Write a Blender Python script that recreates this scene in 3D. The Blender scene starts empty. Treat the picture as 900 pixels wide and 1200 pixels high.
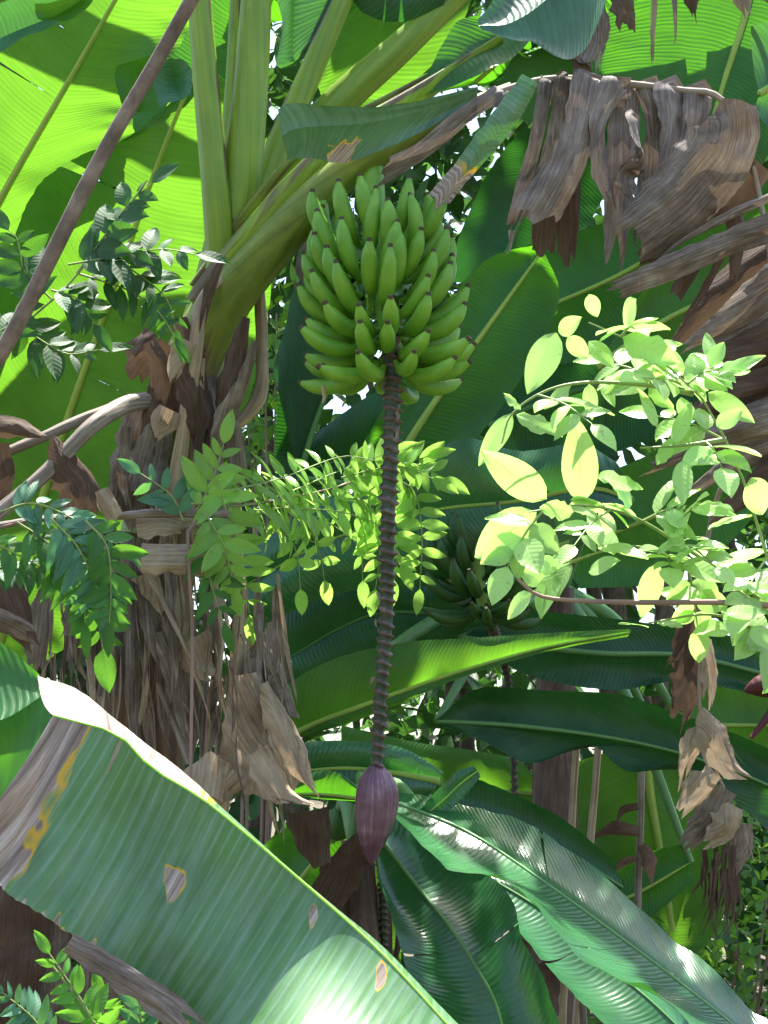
import bpy, math, random
from mathutils import Vector as V, Matrix, noise as mnoise
R = math.radians
random.seed(7)
sc = bpy.context.scene
col = sc.collection

# ---------------------------------------------------------------- camera, sky, sun, exposure
FOC = 1904.0                      # focal length in pixels of a 900x1200 frame
CAM = V((0, 0, 1.5)); PITCH = R(10)
cd = bpy.data.cameras.new('camera'); cam = bpy.data.objects.new('camera', cd); col.objects.link(cam)
cd.sensor_fit = 'VERTICAL'; cd.sensor_height = 36; cd.lens = FOC / 1200 * 36
cd.clip_start = 0.05; cd.clip_end = 2000
cam.location = CAM; cam.rotation_euler = (R(90) + PITCH, 0, 0)
sc.camera = cam
SUN_EL, SUN_AZ = 73.0, 12.0       # azimuth measured from +Y (behind the plants) towards +X
sun_dir = V((math.sin(R(SUN_AZ)) * math.cos(R(SUN_EL)), math.cos(R(SUN_AZ)) * math.cos(R(SUN_EL)), math.sin(R(SUN_EL))))
w = bpy.data.worlds.new('World'); sc.world = w; w.use_nodes = True
nt = w.node_tree; bg = nt.nodes['Background']
sky = nt.nodes.new('ShaderNodeTexSky'); sky.sky_type = 'NISHITA'; sky.sun_disc = False
sky.sun_elevation = R(SUN_EL); sky.sun_rotation = R(SUN_AZ); sky.dust_density = 2.5; sky.air_density = 1.0
nt.links.new(sky.outputs[0], bg.inputs[0]); bg.inputs[1].default_value = 0.115
sd = bpy.data.lights.new('sun', 'SUN'); sd.energy = 5.0; sd.angle = R(0.53); sd.color = (1, .96, .88)
so = bpy.data.objects.new('sun', sd); col.objects.link(so)
so.rotation_euler = (-sun_dir).to_track_quat('-Z', 'Y').to_euler()
vs = sc.view_settings; vs.view_transform = 'Standard'; vs.look = 'None'; vs.gamma = 1; vs.exposure = 1.9
sc.render.engine = 'CYCLES'
sc.cycles.max_bounces = 8; sc.cycles.diffuse_bounces = 5; sc.cycles.glossy_bounces = 3; sc.cycles.transmission_bounces = 6

RX = V((1, 0, 0)); UP = V((0, -math.sin(PITCH), math.cos(PITCH))); FW = V((0, math.cos(PITCH), math.sin(PITCH)))
def P(px, py, d):
    return CAM + RX * ((px - 450) / FOC * d) + UP * ((600 - py) / FOC * d) + FW * d
def ground_under(p): return V((p.x, p.y, 0))

# ---------------------------------------------------------------- materials
class NT:
    def __init__(s, name):
        s.m = bpy.data.materials.new(name); s.m.use_nodes = True
        s.t = s.m.node_tree; s.t.nodes.clear()
        s.out = s.n('OutputMaterial')
    def n(s, kind, **kw):
        nd = s.t.nodes.new('ShaderNode' + kind)
        for k, v in kw.items(): setattr(nd, k, v)
        return nd
    def l(s, a, b): s.t.links.new(a, b)
    def ramp(s, fac, stops):
        r = s.n('ValToRGB'); e = r.color_ramp.elements
        while len(e) < len(stops): e.new(.5)
        for i, (p, c) in enumerate(stops):
            e[i].position = p; e[i].color = (*c, 1) if len(c) == 3 else c
        if fac is not None: s.l(fac, r.inputs[0])
        return r.outputs[0]
    def noise(s, vec, scale, detail=3, rough=.55):
        t = s.n('TexNoise'); t.inputs['Scale'].default_value = scale
        t.inputs['Detail'].default_value = detail; t.inputs['Roughness'].default_value = rough
        if vec is not None: s.l(vec, t.inputs['Vector'])
        return t.outputs[0]
    def scale(s, vec, sx, sy, sz=1):
        m = s.n('Mapping'); m.inputs['Scale'].default_value = (sx, sy, sz); s.l(vec, m.inputs[0]); return m.outputs[0]
    def mix(s, fac, a, b, mode='MIX'):
        m = s.n('Mix', data_type='RGBA', blend_type=mode)
        for sock, v in ((m.inputs[0], fac), (m.inputs[6], a), (m.inputs[7], b)):
            if hasattr(v, 'is_output'): s.l(v, sock)
            elif isinstance(v, (int, float)): sock.default_value = v
            else: sock.default_value = (*v, 1)
        return m.outputs[2]
    def math(s, op, a, b=0, c=0):
        m = s.n('Math', operation=op)
        for i, v in enumerate((a, b, c)):
            if hasattr(v, 'is_output'): s.l(v, m.inputs[i])
            else: m.inputs[i].default_value = v
        return m.outputs[0]
    def bump(s, h, strength, dist=.002):
        b = s.n('Bump'); b.inputs['Strength'].default_value = strength; b.inputs['Distance'].default_value = dist
        s.l(h, b.inputs['Height']); return b.outputs[0]

BROWN = [(.32, (.036, .026, .018)), (.45, (.115, .086, .062)), (.56, (.215, .172, .135)), (.70, (.40, .345, .285))]

def leaf_mat(name, base, trans, tw=.5, rough=.38, veins=1.0, dry=False, bloom=0.0, vein_scale=20, bmp=.45, dist=2.6, ff=85, spec=.5, ln=.30):
    """A banana blade: fine parallel veins across the midrib, mottling, light coming through; optional dry brown patches."""
    s = NT(name); uv = s.n('UVMap').outputs[0]; ob = s.n('TexCoord').outputs['Object']
    fine = s.ramp(s.noise(s.scale(uv, ff, 1.6), 1, 4, .7), [(.34, (0,) * 3), (.66, (1,) * 3)])
    broad = s.noise(s.scale(uv, 22, 1.2), 1, 2)
    wv = s.n('TexWave', wave_type='BANDS', bands_direction='X'); s.l(uv, wv.inputs[0])
    wv.inputs['Scale'].default_value = vein_scale; wv.inputs['Distortion'].default_value = dist; wv.inputs['Detail'].default_value = 2
    wv.inputs['Detail Scale'].default_value = .8
    blot = s.noise(ob, 5, 4, .6); line = s.ramp(wv.outputs[1], [(.78, (0,) * 3), (.98, (1,) * 3)])
    b1 = s.mix(s.math('MULTIPLY', fine, .55 * veins), base, tuple(min(1, c * 1.7 + .006) for c in base))
    b1 = s.mix(s.math('MULTIPLY', line, ln * veins), b1, tuple(c * 1.9 + .01 for c in base) if ln < .5 else (.22, .36, .24))
    b1 = s.mix(s.ramp(blot, [(.38, (0, 0, 0)), (.66, (.8, .8, .8))]), b1, tuple(c * .55 for c in base))
    if bloom: b1 = s.mix(s.math('MULTIPLY', s.ramp(s.noise(s.scale(uv, 70, 7), 1, 4), [(.40, (0,)*3), (.68, (1,)*3)]), bloom), b1, (.30, .42, .36))
    speck = s.ramp(s.noise(ob, 38, 3, .7), [(.70, (0, 0, 0)), (.76, (1, 1, 1))])
    b1 = s.mix(s.math('MULTIPLY', speck, .55), b1, (.10, .075, .03))
    tc = s.mix(s.math('MULTIPLY', fine, .7 * veins), trans, tuple(c * .55 for c in trans))
    tc = s.mix(s.math('MULTIPLY', line, .30 * veins), tc, tuple(c * .55 for c in trans))
    tc = s.mix(s.ramp(broad, [(.4, (0,)*3), (.7, (.4,)*3)]), tc, tuple(c * .7 for c in trans))
    tc = s.mix(s.ramp(s.noise(ob, 2.6, 3, .6), [(.42, (0,)*3), (.62, (.6,)*3)]), tc, tuple(c * .5 for c in trans))
    tc = s.mix(s.math('MULTIPLY', speck, .6), tc, (.10, .06, .01))
    pr = s.n('BsdfPrincipled'); pr.inputs['Roughness'].default_value = rough
    pr.inputs['Specular IOR Level'].default_value = spec
    tr = s.n('BsdfTranslucent'); mx = s.n('MixShader'); mx.inputs[0].default_value = tw
    if dry:
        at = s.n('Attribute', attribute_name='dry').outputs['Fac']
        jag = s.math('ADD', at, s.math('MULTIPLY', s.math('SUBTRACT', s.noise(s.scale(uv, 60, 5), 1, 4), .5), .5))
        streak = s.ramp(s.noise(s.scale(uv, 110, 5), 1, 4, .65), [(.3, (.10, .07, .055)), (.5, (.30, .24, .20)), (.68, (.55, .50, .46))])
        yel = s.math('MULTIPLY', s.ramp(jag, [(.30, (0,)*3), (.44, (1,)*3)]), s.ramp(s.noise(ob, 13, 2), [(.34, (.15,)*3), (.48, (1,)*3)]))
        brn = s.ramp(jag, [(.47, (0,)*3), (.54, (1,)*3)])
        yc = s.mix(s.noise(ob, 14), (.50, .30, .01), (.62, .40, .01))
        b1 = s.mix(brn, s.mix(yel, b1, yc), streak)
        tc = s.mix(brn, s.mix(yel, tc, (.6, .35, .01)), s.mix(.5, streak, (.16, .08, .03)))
        s.l(s.math('MULTIPLY_ADD', brn, -.3 * tw, tw), mx.inputs[0])
        s.l(s.math('MULTIPLY_ADD', brn, .45, rough), pr.inputs['Roughness'])
    s.l(b1, pr.inputs['Base Color']); s.l(tc, tr.inputs['Color'])
    h = s.math('ADD', s.math('ADD', s.math('MULTIPLY', fine, .35), s.math('MULTIPLY', broad, 1.6)), s.math('MULTIPLY', wv.outputs[1], .5))
    nb = s.bump(h, bmp, .004); s.l(nb, pr.inputs['Normal']); s.l(nb, tr.inputs['Normal'])
    s.l(pr.outputs[0], mx.inputs[1]); s.l(tr.outputs[0], mx.inputs[2]); s.l(mx.outputs[0], s.out.inputs[0])
    return s.m

def dry_mat(name, stops=BROWN, tw=.22, fx=9, fy=210, tint=(.24, .15, .085)):
    """Dead banana tissue: long streaks of grey and brown running with the fibres."""
    s = NT(name); uv = s.n('UVMap').outputs[0]; ob = s.n('TexCoord').outputs['Object']
    st = s.noise(s.scale(uv, fx, fy), 1, 5, .65)
    bl = s.noise(ob, 9, 4, .6)
    f = s.math('ADD', s.math('MULTIPLY', st, .56), s.math('MULTIPLY', bl, .50))
    c = s.ramp(f, stops)
    pr = s.n('BsdfPrincipled'); pr.inputs['Roughness'].default_value = .75; pr.inputs['Specular IOR Level'].default_value = .25
    tr = s.n('BsdfTranslucent'); mx = s.n('MixShader'); mx.inputs[0].default_value = tw
    s.l(c, pr.inputs['Base Color']); s.l(s.mix(.5, c, tint), tr.inputs['Color'])
    nb = s.bump(st, .8, .006); s.l(nb, pr.inputs['Normal'])
    s.l(pr.outputs[0], mx.inputs[1]); s.l(tr.outputs[0], mx.inputs[2]); s.l(mx.outputs[0], s.out.inputs[0])
    return s.m

def streak_mat(name, stops, fx=3, fy=60, rough=.5, spec=.4, bump=.4, attr=None, attr_stops=None, sss=0, bw=.35):
    """A stalk or stem: streaks along its length; an attribute can carry a second colour range (dry, or ridges)."""
    s = NT(name); uv = s.n('UVMap').outputs[0]; ob = s.n('TexCoord').outputs['Object']
    st = s.noise(s.scale(uv, fx, fy), 1, 4, .6); bl = s.noise(ob, 11, 4, .65)
    f = s.math('ADD', s.math('MULTIPLY', st, 1 - bw), s.math('MULTIPLY', bl, bw))
    c = s.ramp(f, stops)
    if attr:
        at = s.n('Attribute', attribute_name=attr).outputs['Fac']
        k = s.math('ADD', at, s.math('MULTIPLY', s.math('SUBTRACT', s.noise(s.scale(uv, 5, 40), 1, 4), .5), .7))
        c = s.mix(s.ramp(k, [(.42, (0,)*3), (.58, (1,)*3)]), c, s.ramp(f, attr_stops))
    pr = s.n('BsdfPrincipled'); pr.inputs['Roughness'].default_value = rough; pr.inputs['Specular IOR Level'].default_value = spec
    s.l(c, pr.inputs['Base Color'])
    if sss:
        pr.inputs['Subsurface Weight'].default_value = sss; pr.inputs['Subsurface Radius'].default_value = (.3, 1, .1)
        pr.inputs['Subsurface Scale'].default_value = .012
    s.l(s.bump(f, bump, .004), pr.inputs['Normal']); s.l(pr.outputs[0], s.out.inputs[0])
    return s.m

def leaflet_mat(name, base, trans, tw=.5, rough=.4, var=.5):
    s = NT(name); uv = s.n('UVMap').outputs[0]; geo = s.n('NewGeometry')
    ri = geo.outputs['Random Per Island']
    b1 = s.mix(ri, tuple(c * (1 - var * .5) for c in base), tuple(min(1, c * (1 + var)) for c in base))
    tc = s.mix(ri, tuple(c * (1 - var * .4) for c in trans), tuple(min(1, c * (1 + var * .3)) for c in trans))
    sx = s.n('SeparateXYZ'); s.l(uv, sx.inputs[0])
    vein = s.ramp(s.math('ABSOLUTE', s.math('SUBTRACT', sx.outputs[1], .5)), [(.0, (1,)*3), (.05, (0,)*3)])
    b1 = s.mix(s.math('MULTIPLY', vein, .5), b1, tuple(min(1, c * 2 + .02) for c in base))
    tc = s.mix(s.math('MULTIPLY', s.noise(s.scale(uv, 6, 5), 1, 3), .5), tc, tuple(c * .7 for c in trans))
    side = s.math('SUBTRACT', sx.outputs[0], s.math('MULTIPLY', s.math('ABSOLUTE', s.math('SUBTRACT', sx.outputs[1], .5)), .35))
    sv = s.math('SINE', s.math('MULTIPLY', side, 52))
    svr = s.ramp(sv, [(.70, (0,)*3), (.98, (1,)*3)])
    b1 = s.mix(s.math('MULTIPLY', svr, .16), b1, tuple(min(1, c * 1.7 + .02) for c in base))
    tc = s.mix(s.math('MULTIPLY', svr, .30), tc, tuple(c * .5 for c in trans)); tc = s.mix(s.math('MULTIPLY', vein, .6), tc, tuple(c * .45 for c in trans))
    spot = s.ramp(s.noise(s.n('TexCoord').outputs['Object'], 60, 3, .6), [(.66, (0,)*3), (.72, (1,)*3)])
    b1 = s.mix(s.math('MULTIPLY', spot, .5), b1, (.16, .13, .04)); tc = s.mix(s.math('MULTIPLY', spot, .5), tc, (.22, .16, .03))
    pr = s.n('BsdfPrincipled'); pr.inputs['Roughness'].default_value = rough
    tr = s.n('BsdfTranslucent'); mx = s.n('MixShader'); mx.inputs[0].default_value = tw
    s.l(s.bump(s.math('ADD', sv, s.math('MULTIPLY', vein, -3)), .09, .002), pr.inputs['Normal'])
    s.l(b1, pr.inputs['Base Color']); s.l(tc, tr.inputs['Color'])
    s.l(pr.outputs[0], mx.inputs[1]); s.l(tr.outputs[0], mx.inputs[2]); s.l(mx.outputs[0], s.out.inputs[0])
    return s.m

M = {}
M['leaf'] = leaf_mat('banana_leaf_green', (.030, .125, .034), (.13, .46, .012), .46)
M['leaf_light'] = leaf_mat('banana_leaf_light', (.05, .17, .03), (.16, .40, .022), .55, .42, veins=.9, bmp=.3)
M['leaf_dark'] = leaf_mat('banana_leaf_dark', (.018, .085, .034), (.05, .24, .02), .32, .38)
M['leaf_blue'] = leaf_mat('banana_leaf_bluish', (.045, .14, .085), (.10, .34, .04), .30, .36, bloom=.15)
M['leaf_gloss'] = leaf_mat('banana_leaf_glossy', (.030, .13, .042), (.06, .28, .03), .22, .25, spec=.7, bmp=.3)
M['leaf_teal'] = leaf_mat('banana_leaf_teal', (.05, .155, .09), (.08, .2, .05), .05, .42, dry=True, bloom=.2, bmp=.2, dist=1)
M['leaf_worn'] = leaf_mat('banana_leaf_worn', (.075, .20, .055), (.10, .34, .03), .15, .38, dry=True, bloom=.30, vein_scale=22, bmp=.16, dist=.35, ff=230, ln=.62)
M['dry'] = dry_mat('dead_leaf', tw=.12)
M['dry_dark'] = dry_mat('dead_leaf_dark', [(.25, (.03, .018, .012)), (.5, (.09, .055, .038)), (.75, (.20, .14, .10))], .12)
M['dry_pale'] = dry_mat('dead_sheath_pale', [(.32, (.10, .07, .045)), (.42, (.26, .195, .125)), (.54, (.42, .335, .235)), (.7, (.60, .52, .40))], .25, 7, 150)
M['dry_grey'] = dry_mat('dead_leaf_grey', [(.30, (.04, .030, .024)), (.44, (.12, .095, .08)), (.56, (.235, .195, .17)), (.70, (.42, .37, .33))], .10)
M['midrib'] = streak_mat('midrib_green', [(.3, (.22, .36, .06)), (.7, (.42, .52, .11))], sss=.5, rough=.42, bump=.15)
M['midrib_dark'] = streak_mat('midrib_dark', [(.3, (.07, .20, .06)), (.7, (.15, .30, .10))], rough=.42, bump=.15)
M['midrib_dry'] = streak_mat('midrib_dry', [(.3, (.16, .12, .08)), (.7, (.42, .35, .27))], rough=.7, bump=.4)
M['petiole'] = streak_mat('petiole_green', [(.3, (.11, .20, .016)), (.55, (.20, .31, .026)), (.75, (.33, .42, .05))], 2, 70, .42, sss=.25, bump=.3, bw=.25, attr='dry', attr_stops=[(.3, (.05, .035, .02)), (.7, (.22, .15, .08))])
M['pseudostem'] = streak_mat('pseudostem_skin', [(.3, (.06, .095, .014)), (.5, (.15, .21, .025)), (.72, (.26, .31, .055))], 2, 40, .5, bump=.5,
                             attr='dry', attr_stops=[(.3, (.035, .022, .014)), (.5, (.12, .075, .045)), (.72, (.27, .19, .12))])
M['pseudostem_brown'] = streak_mat('pseudostem_brown', [(.3, (.03, .02, .014)), (.5, (.10, .06, .04)), (.72, (.22, .15, .10))], 3, 40, .7, bump=.9)
M['stalk_tan'] = streak_mat('dry_stalk_tan', [(.34, (.14, .095, .055)), (.5, (.33, .25, .155)), (.66, (.52, .43, .29))], 2, 150, .6, bump=.8)
M['stalk_grey'] = streak_mat('dry_stalk_grey', [(.34, (.06, .045, .032)), (.5, (.19, .155, .12)), (.66, (.38, .33, .28))], 2, 140, .65, bump=.8)
M['bark'] = streak_mat('woody_bark', [(.32, (.06, .042, .028)), (.5, (.15, .108, .075)), (.68, (.29, .225, .165))], 14, 30, .8, bump=.7, bw=.5)
M['twig'] = streak_mat('green_twig', [(.3, (.16, .24, .06)), (.7, (.32, .40, .14))], 3, 30, .5, bump=.2)
M['twig_brown'] = streak_mat('brown_twig', [(.3, (.16, .09, .07)), (.7, (.36, .24, .19))], 3, 30, .6, bump=.3)
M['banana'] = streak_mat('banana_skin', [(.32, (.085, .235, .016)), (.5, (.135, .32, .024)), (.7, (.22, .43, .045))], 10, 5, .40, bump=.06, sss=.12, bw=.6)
M['banana_shaded'] = streak_mat('banana_skin_shaded', [(.3, (.016, .06, .010)), (.7, (.035, .10, .016))], 10, 5, .45, bump=.06, bw=.6)  # shade on the second bunch put into a darker skin colour
M['tip'] = streak_mat('banana_tip', [(.3, (.03, .03, .012)), (.7, (.11, .08, .04))], rough=.8)
M['rachis'] = streak_mat('fruit_stalk_skin', [(.3, (.018, .032, .018)), (.7, (.05, .075, .04))], 8, 20, .45, bump=.4,
                         attr='dry', attr_stops=[(.3, (.06, .036, .03)), (.55, (.13, .085, .07)), (.75, (.34, .28, .23))])
M['bud'] = streak_mat('flower_bud_skin', [(.32, (.045, .018, .030)), (.46, (.105, .042, .066)), (.56, (.165, .088, .118)), (.70, (.34, .26, .32))], 4, 120, .40, .5, bump=.5, bw=.5)
M['bud_dark'] = streak_mat('flower_bud_dark', [(.3, (.05, .008, .012)), (.7, (.12, .02, .025))], 4, 40, .5)
M['lit'] = leaflet_mat('leaflet_sunlit', (.33, .51, .18), (.48, .82, .19), .5, .28)  # overexposed sunlight put into a pale leaf colour
M['leaflet_dark'] = leaflet_mat('leaflet_shaded', (.022, .085, .022), (.10, .30, .02), .35, .62)  # backlit silhouette put into a darker leaflet colour
M['leaflet_bright'] = leaflet_mat('leaflet_bright', (.07, .22, .03), (.22, .56, .04), .45, .5)
M['lit_green'] = leaflet_mat('leaflet_sunlit_green', (.17, .36, .06), (.46, .82, .13), .5, .34)  # sunlit look of the spray put into a brighter leaflet colour
M['leaflet'] = leaflet_mat('leaflet_green', (.040, .15, .030), (.16, .42, .03), .42, .58)
M['leaflet_blue'] = leaflet_mat('leaflet_bluish', (.055, .17, .095), (.16, .42, .07), .35, .55)
M['forest'] = leaflet_mat('forest_leaf', (.028, .085, .020), (.09, .26, .03), .38, .45, .7)
M['bush'] = leaflet_mat('bush_leaf', (.05, .16, .025), (.30, .60, .04), .5, .45, .6)
M['fruit'] = streak_mat('round_fruit_skin', [(.3, (.03, .10, .02)), (.7, (.06, .16, .03))], 5, 5, .4, bump=.1)

# ---------------------------------------------------------------- building tools
def tag(o, label=None, cat=None, group=None, kind=None):
    for k, v in (('label', label), ('category', cat), ('group', group), ('kind', kind)):
        if v: o[k] = v
    return o
def root(name, at, label, cat, group=None):
    o = bpy.data.objects.new(name, None); col.objects.link(o); o.location = at; o.empty_display_size = .1
    return tag(o, label, cat, group)
def org(o):
    p = V(o.location)
    while o.parent: o = o.parent; p = p + V(o.location)
    return p

class MB:
    """Collects faces, uvs, per-vertex 'dry' and material slots, then links them as ONE mesh object."""
    def __init__(s): s.v = []; s.f = []; s.uv = []; s.dry = []; s.mi = []
    def grid(s, rows, uvs, dry=None, closed=False, mi=0):
        b = len(s.v); n = len(rows[0])
        for i, r in enumerate(rows):
            for j, p in enumerate(r):
                s.v.append(p); s.uv.append(uvs[i][j]); s.dry.append(dry[i][j] if dry else 0)
        for i in range(len(rows) - 1):
            for j in range(n if closed else n - 1):
                k = (j + 1) % n
                s.f.append((b + i * n + j, b + i * n + k, b + (i + 1) * n + k, b + (i + 1) * n + j)); s.mi.append(mi)
    def cap(s, ring, mi=0):
        b = len(s.v); c = V((0, 0, 0))
        for p in ring: c = c + p
        c = c / len(ring)
        for p in ring: s.v.append(p); s.uv.append((0, 0)); s.dry.append(0)
        s.v.append(c); s.uv.append((0, 0)); s.dry.append(0)
        n = len(ring)
        for j in range(n): s.f.append((b + j, b + (j + 1) % n, b + n)); s.mi.append(mi)
    def build(s, name, mats, parent=None, loc=None, smooth=True):
        o0 = org(parent) if parent else (V(loc) if loc is not None else V((0, 0, 0)))
        me = bpy.data.meshes.new(name)
        me.from_pydata([tuple(p - o0) for p in s.v], [], s.f)
        ul = me.uv_layers.new(name='UVMap')
        vi = [0] * len(me.loops); me.loops.foreach_get('vertex_index', vi)
        flat = [c for i in vi for c in s.uv[i]]
        ul.data.foreach_set('uv', flat)
        a = me.attributes.new('dry', 'FLOAT', 'POINT'); a.data.foreach_set('value', s.dry)
        for m in (mats if isinstance(mats, (list, tuple)) else [mats]): me.materials.append(m)
        me.polygons.foreach_set('material_index', s.mi)
        me.polygons.foreach_set('use_smooth', [smooth] * len(s.f))
        me.update()
        o = bpy.data.objects.new(name, me); col.objects.link(o)
        if parent: o.parent = parent
        else: o.location = o0
        return o

def cr(pts, t):
    """Catmull-Rom through pts, t in 0..1 by index."""
    n = len(pts) - 1; x = min(max(t, 0), 1) * n; i = min(int(x), n - 1); f = x - i
    p1, p2 = pts[i], pts[i + 1]
    p0 = pts[i - 1] if i > 0 else p1 * 2 - p2
    p3 = pts[i + 2] if i + 2 <= n else p2 * 2 - p1
    return .5 * ((2 * p1) + (p2 - p0) * f + (2 * p0 - 5 * p1 + 4 * p2 - p3) * f * f + (3 * p1 - p0 - 3 * p2 + p3) * f ** 3)
def arc(pts, n=80):
    q = [cr(pts, i / n) for i in range(n + 1)]
    L = [0]
    for a, b in zip(q, q[1:]): L.append(L[-1] + (b - a).length)
    return q, L
def even(pts, n):
    q, L = arc(pts, max(60, 6 * len(pts))); out = []; k = 0
    for i in range(n + 1):
        s = L[-1] * i / n
        while k < len(L) - 2 and L[k + 1] < s: k += 1
        f = (s - L[k]) / max(1e-9, L[k + 1] - L[k]); out.append(q[k].lerp(q[k + 1], f))
    return out, L[-1]
def px(lst, d=None):
    """pixel guides (x, y, depth) to points; d gives a depth for bare (x, y)"""
    return [P(a[0], a[1], a[2] if len(a) > 2 else d) for a in lst]
def lerpl(xs, t):
    if not isinstance(xs, (list, tuple)): return xs
    n = len(xs) - 1; x = min(max(t, 0), 1) * n; i = min(int(x), n - 1); return xs[i] + (xs[i + 1] - xs[i]) * (x - i)

def tube(mb, pts, rad, n=None, sides=10, dry=None, rfun=None, mi=0, caps=True, flat=1.0):
    n = n or max(6, 5 * (len(pts) - 1))
    q, L = even(pts, n)
    rows = []; uvs = []; dr = []
    ref = V((.31, -.9, .3))
    for i, c in enumerate(q):
        t = (q[min(i + 1, n)] - q[max(i - 1, 0)]).normalized()
        a = (ref - t * ref.dot(t)).normalized(); b = t.cross(a); ref = a
        r = lerpl(rad, i / n); row = []; ur = []; d = []
        for j in range(sides):
            th = 2 * math.pi * j / sides
            k = r * (rfun(i / n, th) if rfun else 1)
            row.append(c + a * (math.cos(th) * k * flat) + b * (math.sin(th) * k)); ur.append((L * i / n, abs(2 * j / sides - 1) * 3.1 * r))
            d.append(dry(i / n, th) if callable(dry) else lerpl(dry, i / n) if dry is not None else 0)
        rows.append(row); uvs.append(ur); dr.append(d)
    mb.grid(rows, uvs, dr, closed=True, mi=mi)
    if caps: mb.cap(rows[0][::-1], mi); mb.cap(rows[-1], mi)
    return q

def channel(mb, pts, rad, up, n=None, open_=.42, thick=.35, dry=0):
    """A petiole: thick-walled, U-shaped in section, the groove opening towards `up`."""
    n = n or 8 * (len(pts) - 1)
    q, L = even(pts, n); rows = []; uvs = []; dr = []
    K = 14
    for i, c in enumerate(q):
        t = (q[min(i + 1, n)] - q[max(i - 1, 0)]).normalized()
        u = (up - t * up.dot(t)).normalized(); s = t.cross(u); r = lerpl(rad, i / n)
        row = []; ur = []
        for j in range(K + 1):                               # outer side, lip to lip round the back
            th = math.pi * (.5 + open_ * .5) + (2 * math.pi - math.pi * open_) * j / K
            row.append(c + s * math.cos(th) * r + u * math.sin(th) * r); ur.append((L * i / n, j / K * 4 * r))
        for j in range(K + 1):                               # inner side back
            th = math.pi * (.5 + open_ * .5) + (2 * math.pi - math.pi * open_) * (1 - j / K)
            ri = r * (1 - thick * math.sin(math.pi * j / K) - .12)
            row.append(c + s * math.cos(th) * ri + u * math.sin(th) * ri); ur.append((L * i / n, (1 - j / K) * 4 * r + .5))
        rows.append(row); uvs.append(ur); dr.append([max(lerpl(dry, i / n), (.5 + .25 * mnoise.noise(V((i / n * L * 7, j > K, 3)))) if min(j, abs(K - j), abs(j - K - 1), 2 * K + 1 - j) < 2 else 0) for j in range(len(row))])
    mb.grid(rows, uvs, dr, closed=True)

def blade(A, Mi, B, parent, mat, d=None, name='leaf', rib=None, rr=(.013, .003), N=70, K=8, bulge=.03, ripple=.006, rs=0,
          tears=(), gap=.05, flut=.03, sag=.0, dry=None, rib_off=.006, sides=(0, 1), ragged=.0, label=None, vcurve=.35, calm=1.0):
    """A banana leaf lofted over three guide curves: edge, midrib, edge. tears = [(t, side)] slit the blade from the edge inwards."""
    if not isinstance(A[0], V): A, Mi, B = px(A, d), px(Mi, d), px(B, d)
    rnd = random.Random(rs + int(1000 * (A[0].x + B[-1].z)))
    mb = MB(); AL = arc(Mi, 100)[1]; L = AL[-1]
    def ulen(t): x = min(max(t, 0), 1) * 100; i = min(int(x), 99); return AL[i] + (AL[i + 1] - AL[i]) * (x - i)
    for side in sides:
        E = (A, B)[side]; sg = (-1, 1)[side]
        cuts = sorted([0.0] + [t for t, s_ in tears if s_ == side] + [1.0])
        for a, b in zip(cuts, cuts[1:]):
            n = max(3, int(N * (b - a))); off = rnd.uniform(-1, 1) * flut if len(cuts) > 2 else 0
            sg_ = rnd.uniform(.2, 1) * sag; mid = (a + b) / 2; g = gap * rnd.uniform(.3, 1.3) if len(cuts) > 2 else 0
            short = 1 - ragged * rnd.random()
            rows = []; uvs = []; dr = []
            for i in range(n + 1):
                t = a + (b - a) * i / n; row = []; ur = []; dd = []
                for j in range(K + 1):
                    v = j / K * short
                    loc_ = (t - mid) / max(1e-6, (b - a)) * 2
                    tt = t
                    if len(cuts) > 2:
                        pull = g * v ** 1.4 * (1 if 0 < a or loc_ > 0 else 0) * (1 if b < 1 or loc_ < 0 else 0)
                        tt = t - loc_ * pull * (b - a) * .5 * (1 + 2 * g)
                    m, e = cr(Mi, tt), cr(E, tt)
                    tg = (cr(Mi, min(1, tt + .01)) - cr(Mi, max(0, tt - .01)))
                    ac = e - m
                    nr = tg.cross(ac) * sg
                    nr = nr.normalized() if nr.length > 1e-9 else V((0, 0, 1))
                    p = m.lerp(e, v) + nr * (bulge * 4 * v * (1 - v) * min(1, ac.length / .15))
                    q = mnoise.noise(V((tt * L * 5 + rs, side * 7 + rs * .3, v * 1.5)))
                    q2 = mnoise.noise(V((tt * L * 17 + rs, side * 5, v * 2.5)))
                    p = p + nr * (ripple * (calm if side == 0 else 1) * (2.2 * q * v + .9 * q2 * v * v))
                    p = p + nr * off * v * v * (1 + .4 * loc_ * rnd.choice((1,))) + V((0, 0, -1)) * sg_ * v * v
                    if v > .9 * short and 0 < t < 1: p = p + (m - e) * .018 * mnoise.noise(V((tt * L * 40, rs, side)))
                    row.append(p); wd = ac.length
                    ur.append((ulen(tt) + vcurve * v * v * wd + rs * .37, v * wd + side * 3.3))
                    dd.append(dry(tt, v, side) if dry else 0)
                rows.append(row); uvs.append(ur); dr.append(dd)
            mb.grid(rows, uvs, dr)
    o = mb.build(name, mat, parent)
    if label: o['label'] = label
    if rib is not None:
        tb = MB(); tube(tb, [cr(Mi, i / 24) for i in range(25)], rr, n=30, sides=7)
        tb.build('midrib', rib, o)
    return o

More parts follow.
